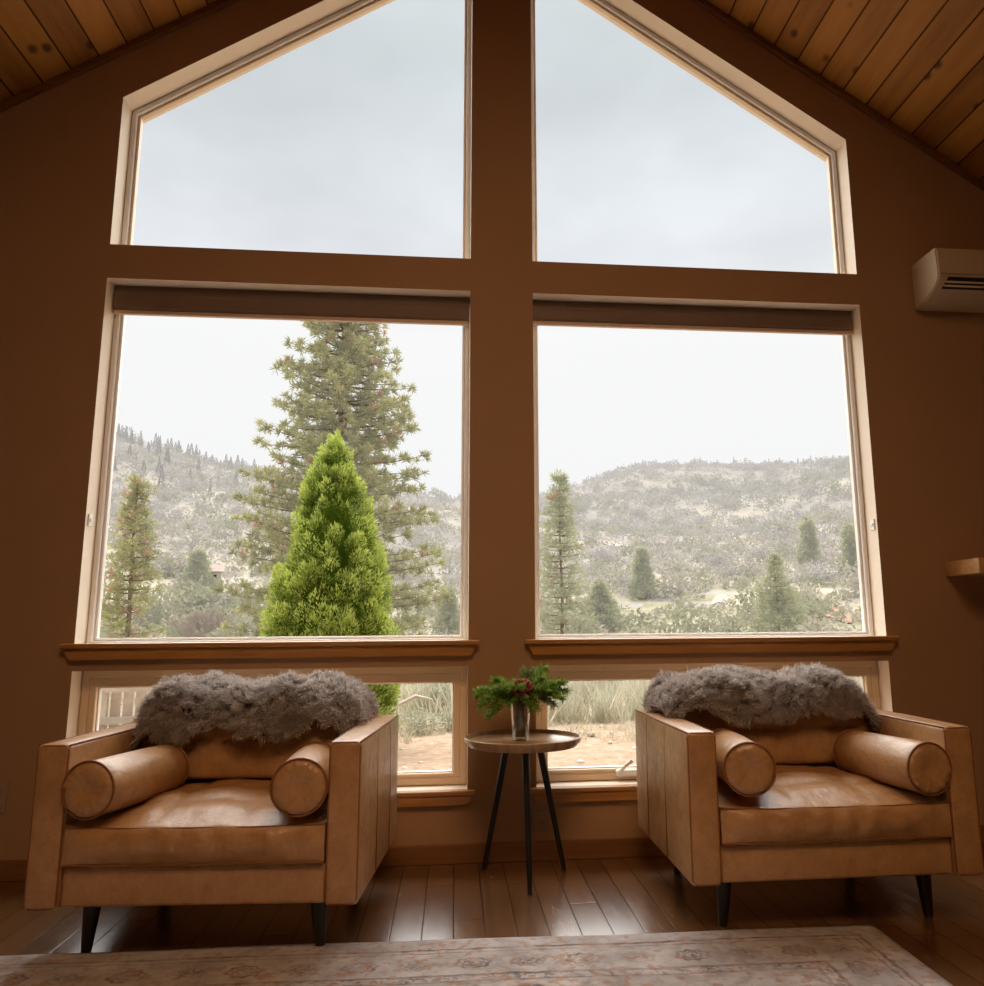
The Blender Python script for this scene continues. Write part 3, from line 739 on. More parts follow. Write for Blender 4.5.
sheepskin(1, [(-.46, .60), (-.38, .60), (-.30, .61), (-.22, .585), (-.1, .575), (0, .575), (.1, .59), (.22, .595), (.32, .61), (.42, .64)], -.40, .345,
          'grey sheepskin with an even lower edge over the right armchair back', 8)

# ------------------------------------------------------------------ side table + vase
TX, TY, TZ = .062, -.27, .512
tb = thing('side_table', 'round wooden tray-top side table with three black legs between the armchairs', 'table', (TX, TY, 0))
bm = bmesh.new()
add_lathe(bm, [(0, TZ - .035), (.17, TZ - .035), (.20, TZ - .034), (.217, TZ - .016), (.221, TZ - .002), (.219, TZ), (.212, TZ), (.209, TZ - .004), (.206, TZ - .012), (.20, TZ - .0145), (0, TZ - .0145)], 96)
sharp(bobj('tray_top', bm, M['tabletop'], tb), 40)
for fx, fy in ((.009, -.145), (-.137, .168), (.165, .120)):
    bm = bmesh.new(); add_tube(bm, [(fx, fy, 0), (fx * .999, fy * .999, .006), (fx * .40, fy * .40, TZ - .0352)], [.0085, .009, .0145], 14); sharp(bobj('leg', bm, M['blackmetal'], tb))
VZ = TZ - .0145 + .0005
vs_ = thing('flower_vase', 'clear glass tumbler vase of evergreen sprigs and a red bloom on the side table', 'vase', (TX - .010, TY - .01, VZ))
bm = bmesh.new(); add_lathe(bm, [(0, 0), (.027, 0), (.029, .003), (.034, .07), (.038, .148), (.0365, .148), (.0325, .07), (.027, .014), (0, .012)], 40)
sharp(bobj('glass', bm, M['vase'], vs_), 40)
bm = bmesh.new(); add_lathe(bm, [(0, .0125), (.0268, .0145), (.0318, .07), (.0330, .085), (0, .085)], 32)
def mat_water():
    m, nt = new_mat('vase_water'); b = NB(nt)
    t_ = b.n('ShaderNodeBsdfTransparent', i_Color=(.72, .66, .56)); g = b.n('ShaderNodeBsdfGlossy'); g.inputs['Roughness'].default_value = .02
    mx = b.n('ShaderNodeMixShader'); mx.inputs[0].default_value = .05
    nt.links.new(t_.outputs[0], mx.inputs[1]); nt.links.new(g.outputs[0], mx.inputs[2]); b.out(mx.outputs[0]); return m
bobj('water', bm, mat_water(), vs_)
def needles(P0, D, L, W, rg):
    """thin triangles from points P0 along D"""
    s = np.cross(D, rg.normal(0, 1, D.shape)); s /= np.linalg.norm(s, axis=1)[:, None] + 1e-9
    D = D / (np.linalg.norm(D, axis=1)[:, None] + 1e-9)
    L = np.broadcast_to(np.asarray(L, float), (len(P0),)); W = np.broadcast_to(np.asarray(W, float), (len(P0),))
    m = P0 + D * (L * .45)[:, None]
    V = np.stack([P0, m - s * (W / 2)[:, None], P0 + D * L[:, None], m + s * (W / 2)[:, None]], 1).reshape(-1, 3)
    b = np.arange(len(P0)) * 4
    return V, np.stack([b, b + 1, b + 2, b + 3], 1)
rg = np.random.default_rng(21)
ends = [(-.165, -.02, .185), (-.15, .03, .125), (-.125, -.05, .105), (-.11, -.06, .19), (-.09, .05, .22), (-.06, -.07, .14), (.03, .04, .25), (.06, -.05, .165), (.085, -.03, .225), (.10, .05, .26), (.12, -.05, .13), (.15, .02, .20), (.175, -.02, .175), (.165, .03, .145), (-.02, -.09, .20), (.045, -.08, .12), (.0, .08, .21), (-.165, .04, .16), (-.14, -.06, .155), (.14, -.06, .165), (-.10, .02, .165), (.10, -.07, .19), (-.05, -.06, .20), (.05, .0, .215), (-.12, -.02, .09), (.165, -.03, .21)]
for k, e_ in enumerate(ends):
    a = Vector((rg.normal(0, .006), rg.normal(0, .006), .03)); bpt = Vector((e_[0] * .12, e_[1] * .2, .15)); ep = Vector(e_) 
    pts = []
    for q in np.linspace(0, 1, 12):
        pts.append(a.lerp(bpt, q / .35) if q < .35 else (bpt * (1 - (q - .35) / .65) ** 2 + (bpt.lerp(ep, .5) + Vector((0, 0, .035))) * 2 * (1 - (q - .35) / .65) * ((q - .35) / .65) + ep * ((q - .35) / .65) ** 2))
    bm = bmesh.new(); add_tube(bm, pts, [.0022] * 8 + [.0015] * 4, 5); st_ = bobj('sprig', bm, M['stem'], vs_)
    P0, D = [], []
    body = pts[5:]
    for i in range(len(body) - 1):
        ax = (body[i + 1] - body[i])
        for q in range(4):
            p = body[i] + ax * (q / 4)
            for sgn in (-1, 1):
                sd = ax.cross(Vector((0, 0, 1))).normalized() * sgn
                for h in range(4):    # side twig carrying scales
                    tw = (sd * .8 + ax.normalized() * .55 + Vector((0, 0, rg.normal(0, .2)))).normalized()
                    pp = p + tw * (.007 * h)
                    for _ in range(3):
                        P0.append(pp); D.append(tw + Vector(rg.normal(0, .5, 3)))
    P0 = np.array(P0); D = np.array(D)
    V, Fc = needles(P0, D, rg.uniform(.012, .025, len(P0)), .0040, rg)
    obj('foliage', V, Fc, M['sprigpale'] if k in (6, 10) else M['sprig'], st_)
bm = bmesh.new()
for k in range(90):
    a = rg.normal(0, 1, 3); a /= np.linalg.norm(a); p = Vector((-.004 + a[0] * .043, -.055 + a[1] * .025, .196 + a[2] * .026))
    r = bmesh.ops.create_icosphere(bm, subdivisions=1, radius=rg.uniform(.006, .009)); bmesh.ops.translate(bm, verts=r['verts'], vec=p)
bl = bobj('blossom', bm, M['berry'], vs_); bl['label'] = 'dusky red flower head'
bm = bmesh.new(); r = bmesh.ops.create_icosphere(bm, subdivisions=2, radius=.012); bmesh.ops.translate(bm, verts=r['verts'], vec=(.016, -.066, .163)); bl2 = bobj('bud', bm, M['sprigpale'], vs_); bl2['label'] = 'pale round bud'

# ------------------------------------------------------------------ outside: terrain
AZ = np.array([-60, -40, -28, -22.4, -18.66, -12.84, -3.5, .81, 6.07, 10.7, 13.6, 17.95, 23.5, 28.7, 40, 60.])
EL = np.array([.19, .21, .222, .2195, .206, .182, .170, .165, .167, .192, .204, .206, .199, .195, .20, .19])
def ridge_r(az): return 215 + 25 * np.sin(np.radians(az) * 3)
def terr(x, y):
    x = np.asarray(x, float); y = np.asarray(y, float)
    dx, dy = x - CAM.x, y - CAM.y; az = np.degrees(np.arctan2(dx, dy)); r = np.hypot(dx, dy)
    hr = CAM.z + np.interp(az, AZ, EL) * ridge_r(az)
    t = np.clip((r - 44) / (ridge_r(az) - 44), 0, 1)
    h = -.4 + (hr + .4) * (t ** 1.12)
    h = h + np.sin(t * PI) * (2.4 * np.sin(x * .045 + y * .02) + 1.8 * np.sin(x * .09 - y * .05 + 1) + 1.2 * np.sin(y * .13 + x * .03)) * np.clip(t * 3, 0, 1)
    over = np.clip(r - ridge_r(az), 0, None)
    return h - .10 * over + .03 * np.sin(x * 1.3) * np.sin(y * 1.1)
azs = np.linspace(-58, 58, 170); rs = np.r_[np.linspace(58, 280, 110)]
V = []
for r_ in rs:
    a = np.radians(azs); x = CAM.x + r_ * np.sin(a); y = CAM.y + r_ * np.cos(a)
    V.append(np.stack([x, y, terr(x, y)], 1))
nA = len(azs); Fc = [(j * nA + i, j * nA + i + 1, (j + 1) * nA + i + 1, (j + 1) * nA + i) for j in range(len(rs) - 1) for i in range(nA - 1)]
struct(obj('hillside', np.concatenate(V), Fc, M['hill'], smooth=True))
gx = np.linspace(-60, 60, 121); gy = np.r_[np.linspace(.3, 14, 60), np.linspace(15, 66, 40)]
X, Y = np.meshgrid(gx, gy); Z = terr(X, Y) + .02 * np.sin(X * 5 + Y * 3) * (Y < 15)
nG = len(gx); Fc = [(j * nG + i, j * nG + i + 1, (j + 1) * nG + i + 1, (j + 1) * nG + i) for j in range(len(gy) - 1) for i in range(nG - 1)]
struct(obj('ground', np.stack([X.ravel(), Y.ravel(), Z.ravel()], 1), Fc, M['soil'], smooth=True))

# ------------------------------------------------------------------ outside: trees
def tree_root(name, label, cat, x, y, group=None):
    return thing(name, label, cat, (x, y, float(terr(x, y)) - .02), 0, group)
def pine(root, h, radfn, nwh, tuft_l, tuft_n, tw, seed, mats, gap=.12, per=6, droop=.1, red=.0, trunk_r=.25, z0=.06, brad=.035):
    rg = np.random.default_rng(seed)
    bm = bmesh.new(); add_tube(bm, [(0, 0, 0), (.05, 0, h * .3), (-.03, .04, h * .65), (0, 0, h * .97)], [trunk_r, trunk_r * .75, trunk_r * .45, .03], 10); bobj('trunk', bm, M['bark'], root)
    P0, D, P1, D1 = [], [], [], []; bmB = bmesh.new()
    for w in range(nwh):
        q = (w + rg.random() * .5) / nwh; z = h * (z0 + (1 - z0) * q)
        R0 = radfn(q); n = per if q < .9 else max(3, per - 2); off = rg.random() * 6.28
        for k in range(n):
            if rg.random() < gap: continue
            a = off + 2 * PI * k / n + rg.normal(0, .25); L = R0 * rg.uniform(.62, 1.08)
            dirv = np.array([math.cos(a), math.sin(a), 0]); pts = []
            for s in np.linspace(0, 1, 6):
                pts.append(dirv * L * s + np.array([0, 0, z + L * (.18 * s * s - droop * s)]))
            add_tube(bmB, [tuple(p) for p in pts], [brad * (1 - .8 * i / 5) for i in range(6)], 4, caps=False)
            nt_ = max(3, int(L / tuft_l * 1.7))
            for s in np.linspace(.28, 1.0, nt_):
                c = np.array([np.interp(s * 5, range(6), [p[i] for p in pts]) for i in range(3)]) + rg.normal(0, tuft_l * .42, 3) * np.array([1, 1, .6]) * (s < .97)
                dd = rg.normal(0, 1, (tuft_n, 3)); dd += dirv * .5 + np.array([0, 0, .55])
                isred = rg.random() < red
                (P1 if isred else P0).append(np.repeat(c[None], tuft_n, 0)); (D1 if isred else D).append(dd)
    add_tube(bmB, [(0, 0, h * z0), (0, 0, h * .97)], [brad * .6, brad * .25], 5)
    bobj('branches', bmB, M['bark'], root, fix=False)
    P0, D = np.concatenate(P0), np.concatenate(D)
    V, Fc = needles(P0, D, rg.uniform(.55, 1.0, len(P0)) * tuft_l, tw, rg); obj('needles', V, Fc, mats[0], root)
    if P1:
        P1, D1 = np.concatenate(P1), np.concatenate(D1)
        V, Fc = needles(P1, D1, rg.uniform(.45, .8, len(P1)) * tuft_l, tw, rg); o = obj('dead_needles', V, Fc, mats[1], root); o['label'] = 'reddish brown dead needles'
    return root
t = tree_root('pine_tree', 'tall loose-branched pine towering behind the bright green conifer', 'tree', -5.30, 32)
pine(t, 18.2, lambda q: float(np.interp(q, [0, .05, .15, .31, .56, .8, .93, 1], [3.6, 4.6, 4.9, 4.5, 3.3, 2.4, 1.2, .2])), 46, .40, 26, .052, 5, (M['pine'], M['pinered']), .24, 8, .12, .03, .24, .04, .05)
t = tree_root('pine_tree', 'thin pine with rusty patches at the left edge of the big left window', 'tree', -9.95, 22)
pine(t, 6.1, lambda q: 1.0 * (1 - q) ** .7 + .12, 30, .30, 14, .034, 9, (M['pine'], M['pinered']), .15, 6, .05, .09, .09, .05, .02)
t = tree_root('pine_tree', 'tall feathery pine at the left edge of the big right window', 'tree', 5.15, 36)
pine(t, 9.2, lambda q: 1.75 * (1 - q) ** .75 + .12, 34, .42, 14, .045, 12, (M['pinefar'], M['pinered']), .18, 6, .08, .05, .10, .05, .025)
def px(x, y, d):   # ground position seen in direction of azimuth az at distance d
    return CAM.x + d * math.sin(R(x)), CAM.y + d * math.cos(R(x))
def slope_distance(az, el, lo=46, hi=210):
    """distance at which the slope rises to the given elevation"""
    for d in np.arange(lo, hi, .5):
        x, y = px(az, 0, d)
        if (float(terr(x, y)) - CAM.z) / d >= el: return float(d)
    return float(hi)
def conifer(label, az, el0, el1, hw, seed, mat='pinefar', d=None):
    d = d or slope_distance(az, el0)
    x, y = px(az, 0, d); t = tree_root('conifer_tree', label, 'tree', x, y)
    z = float(terr(x, y)); h = CAM.z + el1 * d - z; rad = hw * d * 1.25; k = d / 60
    return pine(t, h, lambda q: rad * (1 - q) ** .8 + .06 * k, 26, .42 * k, 10, .075 * k, seed, (M[mat], M['pinered']), .08, 7, .12, 0, .08 * k, .03, .015 * k)

# bright green conifer close to the window
t = tree_root('bright_conifer', 'bright yellow-green bushy conifer in front of the tall pine', 'tree', -1.57, 5.9)
rg = np.random.default_rng(4); Hc = 3.62
bm = bmesh.new(); add_tube(bm, [(0, 0, 0), (0, 0, Hc * .9)], [.07, .01], 8); bobj('trunk', bm, M['bark'], t)
def crad(q): return np.interp(q, [0, .03, .1, .33, .5, .64, .76, .86, .94, 1], [.45, .70, .80, .80, .70, .57, .44, .32, .17, .03])
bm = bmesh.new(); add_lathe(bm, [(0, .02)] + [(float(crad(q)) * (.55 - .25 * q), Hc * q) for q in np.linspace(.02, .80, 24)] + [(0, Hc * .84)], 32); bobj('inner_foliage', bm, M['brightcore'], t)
P0, D, LL, TT = [], [], [], []
for k in range(640):
    q = min(.97, 1 - (1 - rg.random()) ** .62); a = rg.random() * 2 * PI
    r0 = float(crad(q)) * rg.uniform(.74, .98)
    out = np.array([math.cos(a), math.sin(a), 0]); ax = out * .45 + np.array([0, 0, .9]); ax /= np.linalg.norm(ax)
    sz = (.050 + .085 * float(crad(q))) * rg.uniform(.75, 1.35); c = out * max(.01, r0 - sz * .7) + np.array([0, 0, Hc * q - .03])
    n = int(90 + 900 * sz); u = rg.normal(0, 1, (n, 3)); u /= np.linalg.norm(u, axis=1)[:, None]
    rr = rg.uniform(.45, 1, (n, 1)) ** .6
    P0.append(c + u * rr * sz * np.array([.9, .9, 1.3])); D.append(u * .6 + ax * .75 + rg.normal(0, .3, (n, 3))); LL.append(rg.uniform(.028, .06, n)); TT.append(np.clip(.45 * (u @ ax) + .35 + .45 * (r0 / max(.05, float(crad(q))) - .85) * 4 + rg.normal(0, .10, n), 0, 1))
    n2 = 10; P0.append(np.repeat((c + ax * sz * 1.15)[None], n2, 0) + rg.normal(0, .012, (n2, 3))); D.append(ax + rg.normal(0, .3, (n2, 3))); LL.append(rg.uniform(.04, .08, n2)); TT.append(np.full(n2, .9))
n = 420; q = rg.uniform(.88, 1.0, n); P0.append(np.stack([rg.normal(0, .045, n) * (1.02 - q) * 9, rg.normal(0, .045, n) * (1.02 - q) * 9, Hc * q], 1)); D.append(np.array([0, 0, 1.0]) + rg.normal(0, .35, (n, 3))); LL.append(rg.uniform(.04, .08, n)); TT.append(np.full(n, .8))
TT = np.concatenate(TT); P0, D, LL = np.concatenate(P0), np.concatenate(D), np.concatenate(LL)
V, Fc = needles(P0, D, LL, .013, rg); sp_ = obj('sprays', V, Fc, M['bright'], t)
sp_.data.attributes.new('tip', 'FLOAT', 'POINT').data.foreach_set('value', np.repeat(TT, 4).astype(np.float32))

conifer('small conifer at the foot of the feathery pine in the right window', 10.5, 0, .0585, .025, 31, d=52)
conifer('slim conifer part way up the slope, right of the feathery pine', 13.55, .039, .100, .015, 32)
conifer('broad conifer low on the right slope beside the pale track', 22.7, 0, .087, .034, 33, d=47)
conifer('slim conifer on the right slope above the broad one', 25.0, .072, .129, .0115, 34)
conifer('faint conifer on the slope at the right edge of the right window', 27.65, .058, .118, .0115, 35)
conifer('pale conifer in the left valley beside the white house', -17.05, .043, .094, .0175, 36)
conifer('small conifer at the lower right corner of the big left window', -.33, 0, .0524, .0176, 37, d=50)

def blob_mesh(name, mat, seed, n=420, twig=False, flat=.75, leaf=.16):
    """rounded shrub about 1 m in radius, built of many small leaves"""
    rg = np.random.default_rng(seed)
    c = np.concatenate([np.repeat((rg.normal(0, .42, 3) * np.array([1, 1, .55]) + np.array([0, 0, .62]))[None], n // 10, 0) for _ in range(10)])
    u = rg.normal(0, 1, c.shape); u /= np.linalg.norm(u, axis=1)[:, None]; p = c + u * rg.uniform(.25, .46, (len(c), 1)) * np.array([1, 1, flat]); p[:, 2] = np.abs(p[:, 2])
    V, Fc = needles(p, u + rg.normal(0, .6, u.shape), rg.uniform(.7, 1.5, len(p)) * leaf, leaf * .8, rg)
    me = bpy.data.meshes.new(name); me.from_pydata(V.tolist(), [], Fc.tolist()); me.materials.append(M[mat]); me.update(); return me
kinds = [('grey', 'shrubgrey', 'grey leafless-looking shrub dotted over the far hillside'), ('olive', 'shrubolive', 'olive green shrub dotted over the far hillside'), ('tan', 'shrubtan', 'pale tan shrub dotted over the far hillside')]
rg = np.random.default_rng(77)
meshes = {k: [blob_mesh('hill_shrub', m_, 100 + 10 * i + j) for j in range(3)] for i, (k, m_, _) in enumerate(kinds)}
cand = []
while len(cand) < 240:
    az = rg.uniform(-23.5, 29); 
    if -5 < az < 5.6 and rg.random() < .75: continue
    d = 62 + 150 * rg.random() if len(cand) < 190 else rg.uniform(34, 62)
    cand.append((az, d))
for az, d in cand:
    ki = (0 if rg.random() < .6 else (1 if rg.random() < .6 else 2)) if d > 62 else (1 if rg.random() < .6 else 2)
    k, m_, lab = kinds[ki]; x, y = px(az, 0, d)
    o = bpy.data.objects.new('hill_shrub', meshes[k][rg.integers(3)]); C.objects.link(o)
    s = rg.uniform(.8, 1.9) * (.55 + d / 260) * (1.5 if d < 62 else 1); o.location = (x, y, float(terr(x, y)) - .25 * s); o.scale = (s, s, s * rg.uniform(.8, 1.25)); o.rotation_euler = (0, 0, rg.uniform(0, 6))
    tag(o, lab, 'shrub', k + ' shrubs on the hillside')
# the finer scrub nobody could count
def scrub(n, azr, dr, sr, mat, seed, name, lab, leaves=46):
    rg = np.random.default_rng(seed); az = np.radians(rg.uniform(*azr, n)); d = dr[0] + (dr[1] - dr[0]) * rg.random(n)
    x = CAM.x + d * np.sin(az); y = CAM.y + d * np.cos(az); z = terr(x, y); s = rg.uniform(*sr, n) * (.5 + d / 200)
    k = np.repeat(np.arange(n), leaves); u = rg.normal(0, 1, (len(k), 3)); u /= np.linalg.norm(u, axis=1)[:, None]; u[:, 2] = np.abs(u[:, 2])
    p = np.stack([x, y, z], 1)[k] + u * s[k][:, None] * rg.uniform(.6, 1.05, (len(k), 1))
    V, Fc = needles(p, u + rg.normal(0, .7, u.shape), s[k] * rg.uniform(.25, .5, len(k)), s[k] * .28, rg)
    return tag(obj(name, V, Fc, M[mat]), lab, 'scrub', kind='stuff')
scrub(3000, (-26, 31), (66, 232), (.4, 1.15), 'shrubgrey', 501, 'hillside_scrub', 'fine grey scrub covering the far hillsides')
scrub(1300, (-26, 31), (36, 190), (.4, 1.3), 'shrubolive', 502, 'hillside_scrub', 'fine olive scrub scattered over the far hillsides')
scrub(1100, (-26, 31), (36, 150), (.4, 1.1), 'shrubtan', 503, 'dry_grass', 'dry tan grass tufts on the lower slopes')
# conifers along the left ridge and a few on the right skyline
rg = np.random.default_rng(88)
P0, D = [], []
for q in np.linspace(.05, 1, 22):
    n = 12; a = rg.random(n) * 6.28; rr = .24 * (1 - q) + .02
    P0.append(np.stack([np.cos(a) * rr * .4, np.sin(a) * rr * .4, np.full(n, q * .97)], 1)); D.append(np.stack([np.cos(a), np.sin(a), rg.normal(-.2, .3, n)], 1))
P0 = np.concatenate(P0); D = np.concatenate(D); V, Fc = needles(P0, D, .17 * (1.1 - P0[:, 2]) + .02, .07, rg)
rm = bpy.data.meshes.new('ridge_conifer'); rm.from_pydata(V.tolist(), [], Fc.tolist()); rm.materials.append(M['ridge']); rm.update()
for i in range(190):
    left = i < 165
    az = rg.uniform(-24, -4.5) if left else rg.uniform(6, 29.5)
    rr = float(ridge_r(az)) - ((abs(rg.normal(0, 5)) if i % 3 else rg.uniform(0, 70)) if left else rg.uniform(0, 3)); x, y = px(az, 0, rr)
    o = bpy.data.objects.new('ridge_conifer', rm); C.objects.link(o); hgt = rg.uniform(1.6, 4.0) if left else rg.uniform(1.2, 2.6)
    w_ = hgt * rg.uniform(.6, .95)
    o.location = (x, y, float(terr(x, y)) - .3); o.scale = (w_, w_, hgt); o.rotation_euler = (0, 0, rg.uniform(0, 6))
    tag(o, 'tiny grey conifer on the wooded left hill' if left else 'tiny dark tree on the right hilltop skyline', 'tree', 'conifers on the left ridge' if left else 'trees on the right skyline')

# bare pinkish tree and house in the left valley
x, y = px(-16.3, 0, 44); t = tree_root('bare_tree', 'bare pinkish round-crowned tree below the white house', 'tree', x, y)
rg = np.random.default_rng(9); bm = bmesh.new()
def twig(p, d, L, r, lvl):
    q = p + d * L; add_tube(bm, [p, p.lerp(q, .5) + Vector(rg.normal(0, .05 * L, 3)), q], [r, r * .8, r * .6], 4, caps=False)
    if lvl == 0: return
    for _ in range(4 if lvl > 1 else 5):
        nd = (d + Vector(rg.normal(0, .55, 3))).normalized(); nd.z = abs(nd.z) * .8 + .1
        twig(p.lerp(q, rg.uniform(.5, 1)), nd.normalized(), L * rg.uniform(.6, .85), r * .6, lvl - 1)
for q_ in range(4): twig(Vector((rg.normal(0, .06), rg.normal(0, .06), 0)), Vector((rg.normal(0, .28), rg.normal(0, .28), 1)).normalized(), 1.15, .05, 4)
bobj('branches', bm, M['pinktree'], t, fix=False)
hd = slope_distance(-16.28, .046); x, y = px(-16.28, 0, hd); zt_ = float(terr(x, y))
hs = thing('house', 'tiny white house with a pinkish roof in the left valley', 'house', (x, y, zt_ + .95), R(15))
bm = bmesh.new(); add_box(bm, (-.75, -.5, -1.2), (.75, .5, .45)); bobj('wall', bm, M['housewall'], hs, smooth=False)
obj('roof', [(-.9, -.65, .45), (.9, -.65, .45), (.9, .65, .45), (-.9, .65, .45), (-.9, 0, 1.0), (.9, 0, 1.0)], [(0, 1, 5, 4), (2, 3, 4, 5), (0, 4, 3), (1, 2, 5), (0, 3, 2, 1)], M['houseroof'], hs)
for dx in (-.35, .3):
    bm = bmesh.new(); add_box(bm, (dx - .12, -.52, -.1), (dx + .12, -.501, .2)); bobj('window', bm, M['darkslot'], hs, smooth=False)
# utility pole with a cross arm, track and red dirt on the right slope
pd = slope_distance(25.5, .0135); x, y = px(25.5, 0, pd); z = float(terr(x, y))
up_ = thing('utility_pole', 'thin pale utility pole on the right slope', 'pole', (x, y, z))
bm = bmesh.new(); add_tube(bm, [(0, 0, -.3), (0, 0, 2.0)], .05, 8); bobj('post', bm, M['pole'], up_)
bm = bmesh.new(); add_box(bm, (-.3, -.03, 1.82), (.3, .03, 1.90)); bobj('cross_arm', bm, M['pole'], up_)
def patch(name, az0, az1, d0, d1, mat, wob):
    V, Fc = [], []; n = 30
    for i in range(n + 1):
        q = i / n; az = az0 + (az1 - az0) * q
        for s in (0, .33, .66, 1):
            mid = d0 + wob * math.sin(q * 5); w = (d1 - d0) * math.sin(PI * min(1, max(0, q * .96 + .02))) ** .5
            d = mid + w * s; x, y = px(az, 0, d); V.append((x, y, float(terr(x, y)) + .07))
    for i in range(n):
        for j in range(3): Fc.append((i * 4 + j, i * 4 + j + 1, i * 4 + j + 5, i * 4 + j + 4))
    return struct(obj(name, V, Fc, mat, smooth=True))
d_ = slope_distance(19.2, .027); patch('dirt_track', 18.3, 20.1, d_, d_ + 3, M['path'], .8)
d_ = slope_distance(26, .008); patch('dirt_bank', 24.9, 27.4, d_, d_ + 5, M['reddirt'], 1)
d_ = slope_distance(10.6, .104); patch('dirt_ledge', 8.6, 12.6, d_, d_ + 2.5, M['path'], 1.5)

# ------------------------------------------------------------------ outside: close yard seen through the low windows
def weeds(n, xr, yr, hr, mat, seed, lab, clump=9):
    rg = np.random.default_rng(seed); x = rg.uniform(*xr, n); y = rg.uniform(*yr, n)
    keep = (np.sin(x * 2.1 + y * .7) + np.sin(y * 1.9 - x * .8) + rg.normal(0, .8, n)) > -.4
    x, y = x[keep], y[keep]; z = terr(x, y); n = len(x); k = np.repeat(np.arange(n), clump)
    d = rg.normal(0, .38, (len(k), 3)); d[:, 2] = 1; h = rg.uniform(*hr, n)[k] * rg.uniform(.5, 1, len(k))
    p = np.stack([x, y, z - .03], 1)[k] + rg.normal(0, .05, (len(k), 3)) * np.array([1, 1, 0])
    V, Fc = needles(p, d, h, .016 + .012 * rg.random(len(k)), rg)
    return tag(obj('dry_weeds', V, Fc, M[mat]), lab, 'weeds', kind='stuff')
weeds(2600, (-1.2, 9), (7.6, 15), (.35, .85), 'weed', 601, 'tall dry tan weeds in the yard beyond the low windows')
weeds(2200, (-1.2, 9), (7.8, 16), (.3, .75), 'weedgreen', 602, 'grey green weeds among the dry stalks in the yard')
weeds(1400, (-10, -1.2), (8.5, 15), (.3, .7), 'weed', 603, 'dry tan weeds on the left side of the yard')
weeds(500, (-6, 8), (6.0, 8.2), (.08, .25), 'weed', 604, 'short dry grass at the edge of the bare soil')
rg = np.random.default_rng(15)
sm = [blob_mesh('sage_bush', 'weedgreen', 300 + j, 700, leaf=.12) for j in range(2)]
for x, y, s, lab in ((-.62, 7.6, .34, 'low grey green bush at the soil edge, left of two in the low window'), (-.18, 7.9, .36, 'low grey green bush at the soil edge, right of two in the low window'),
                     (-.35, 10.5, .6, 'larger sage bush further back in the yard, behind the two low ones')):
    o = bpy.data.objects.new('sage_bush', sm[int(rg.integers(2))]); C.objects.link(o); o.location = (x, y, float(terr(x, y)) - .03); o.scale = (s, s, s * .8); tag(o, lab, 'bush', 'sage bushes in the yard')
bm = bmesh.new(); add_tube(bm, [(-1.15, 8.6, -.36), (-.95, 8.55, -.13), (-.72, 8.5, -.02), (-.50, 8.5, -.07), (-.40, 8.52, -.30)], [.018, .024, .026, .022, .016], 8)
tag(bobj('fallen_branch', bm, M['fence']), 'pale arched fallen branch behind the sage bushes', 'branch')
for i in range(46):
    x, y = rg.uniform(-3.0, 3.2), rg.uniform(4.3, 7.2); s = rg.uniform(.015, .05)
    bm = bmesh.new(); bmesh.ops.create_icosphere(bm, subdivisions=2, radius=s)
    for v in bm.verts: v.co = v.co * (1 + .18 * math.sin(v.co.x * 60 + i) + .12 * math.cos(v.co.y * 70 + i)); v.co.z *= .6
    o = bobj('stone', bm, M['stone']); o.location = (x, y, float(terr(x, y)) + s * .25); tag(o, 'pale pebble lying on the bare reddish soil outside', 'stone', 'pebbles on the bare soil')
# weathered fence at the far left
fn = thing('wooden_fence', 'weathered wooden fence seen through the left low window', 'fence', (-4.6, 7.8, -.4), R(6))
for k in range(3):
    bm = bmesh.new(); add_box(bm, (-1.2 + k * 1.05, -.05, -.1), (-1.1 + k * 1.05, .05, .95)); bobj('post', bm, M['fence'], fn, smooth=False)
for zz in (.15, .55):
    bm = bmesh.new(); add_box(bm, (-1.2, -.075, zz), (1.0, -.051, zz + .09)); bobj('rail', bm, M['fence'], fn, smooth=False)
for k in range(14):
    bm = bmesh.new(); hh = .78 + .05 * math.sin(k * 2.3); add_box(bm, (-1.08 + k * .15, .052, .03), (-1.08 + k * .15 + .125, .07, hh)); bobj('picket', bm, M['fence'], fn, smooth=False)
bm = bmesh.new(); add_tube(bm, [(.95, 9.2, -.45), (.955, 9.2, .3), (.94, 9.22, 1.0)], [.05, .045, .04], 8)
tag(bobj('fence_post', bm, M['fence']), 'slim grey post standing among the weeds behind the vase', 'post')

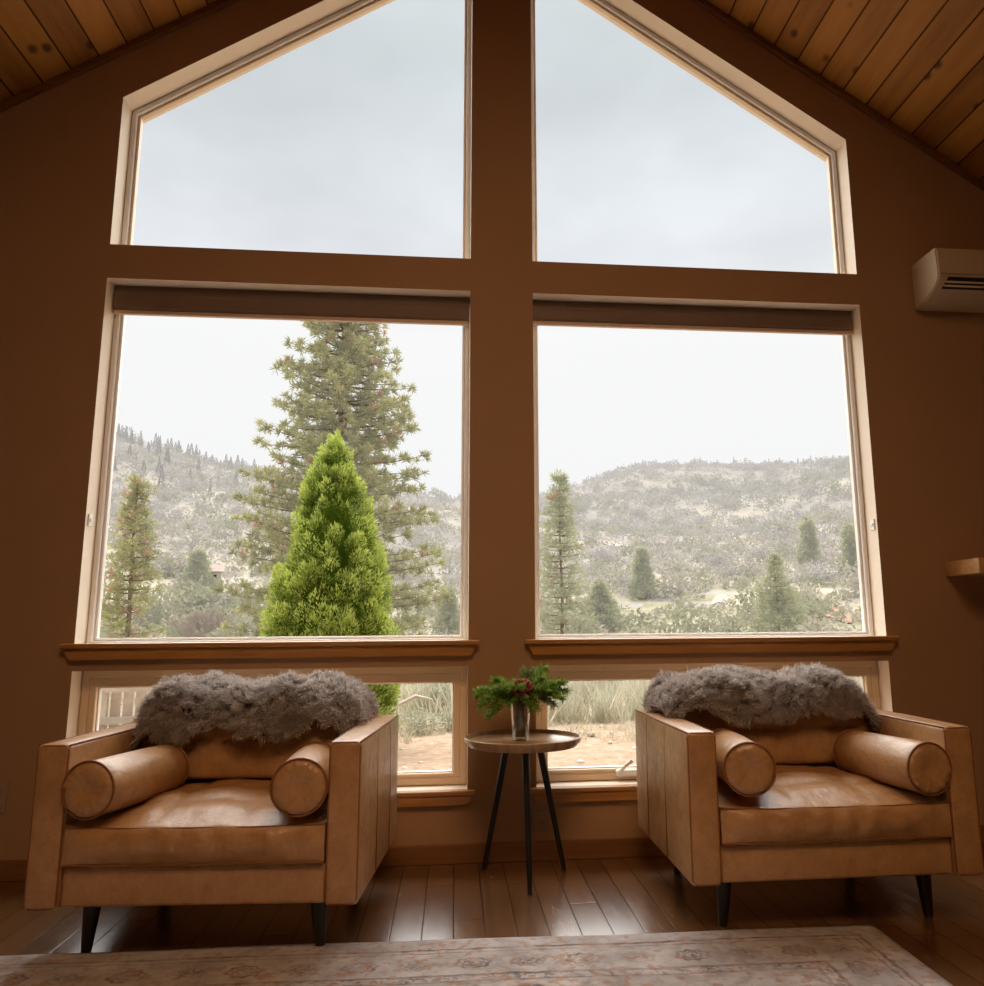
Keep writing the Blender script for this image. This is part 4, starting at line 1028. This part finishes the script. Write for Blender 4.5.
# ------------------------------------------------------------------ light
world = bpy.data.worlds.new('overcast_sky'); bpy.context.scene.world = world; world.use_nodes = True
nt = world.node_tree
for n in list(nt.nodes): nt.nodes.remove(n)
b = NB(nt); g = b.n('ShaderNodeTexCoord').outputs['Generated']
sep = b.n('ShaderNodeSeparateXYZ'); b.set(sep.inputs[0], g); z = sep.outputs[2]
base = b.ramp(z, [(0.0, (.93, .93, .93)), (.36, (.955, .955, .955)), (.44, (.76, .785, .82)), (.62, (.66, .705, .725)), (.70, (.66, .70, .72))])
cl = b.noise(b.mapping(g, (1.2, 1.2, 2.2), (.3, 0, .2)), 2.2, 4, .5)
cloud = b.ramp(cl, [(.35, .90), (.68, 1.16)])
mixc = b.mix(b.ramp(z, [(.34, 0.0), (.46, 1.0)]), (1, 1, 1), cloud)
col = b.mix(1.0, base, mixc, 'MULTIPLY')
zen = b.ramp(z, [(.68, 0.0), (.85, 1.0)])
st_ = b.math('ADD', 1.0, b.math('MULTIPLY', zen, 2.6))
bg = b.n('ShaderNodeBackground'); b.set(bg.inputs[0], col); b.set(bg.inputs[1], st_)
out = b.n('ShaderNodeOutputWorld'); nt.links.new(bg.outputs[0], out.inputs[0])

def area(name, loc, target, sx, sy, power, color):
    l = bpy.data.lights.new(name, 'AREA'); l.shape = 'RECTANGLE'; l.size = sx; l.size_y = sy; l.energy = power; l.color = color
    o = bpy.data.objects.new(name, l); C.objects.link(o); o.location = loc
    o.rotation_euler = (Vector(target) - Vector(loc)).to_track_quat('-Z', 'Y').to_euler(); return o
wl = area('warm_room_light', (.02, -3.75, 3.9), (0, -.75, .25), 1.8, 1.2, 21, (1.0, .62, .34)); wl.data.spread = R(100)
sun = bpy.data.lights.new('cloud_filtered_sun', 'SUN'); sun.energy = 8.0; sun.angle = R(100); sun.color = (1, .97, .92)
so = bpy.data.objects.new('cloud_filtered_sun', sun); C.objects.link(so); so.rotation_euler = Vector((.10, -.72, -.70)).to_track_quat('-Z', 'Y').to_euler()

sc = bpy.context.scene
sc.view_settings.view_transform = 'Standard'; sc.view_settings.look = 'None'; sc.view_settings.exposure = 0; sc.view_settings.gamma = 1
sc.cycles.use_denoising = True
sc.cycles.max_bounces = 8; sc.cycles.transparent_max_bounces = 16
sc.cycles.sample_clamp_indirect = 6
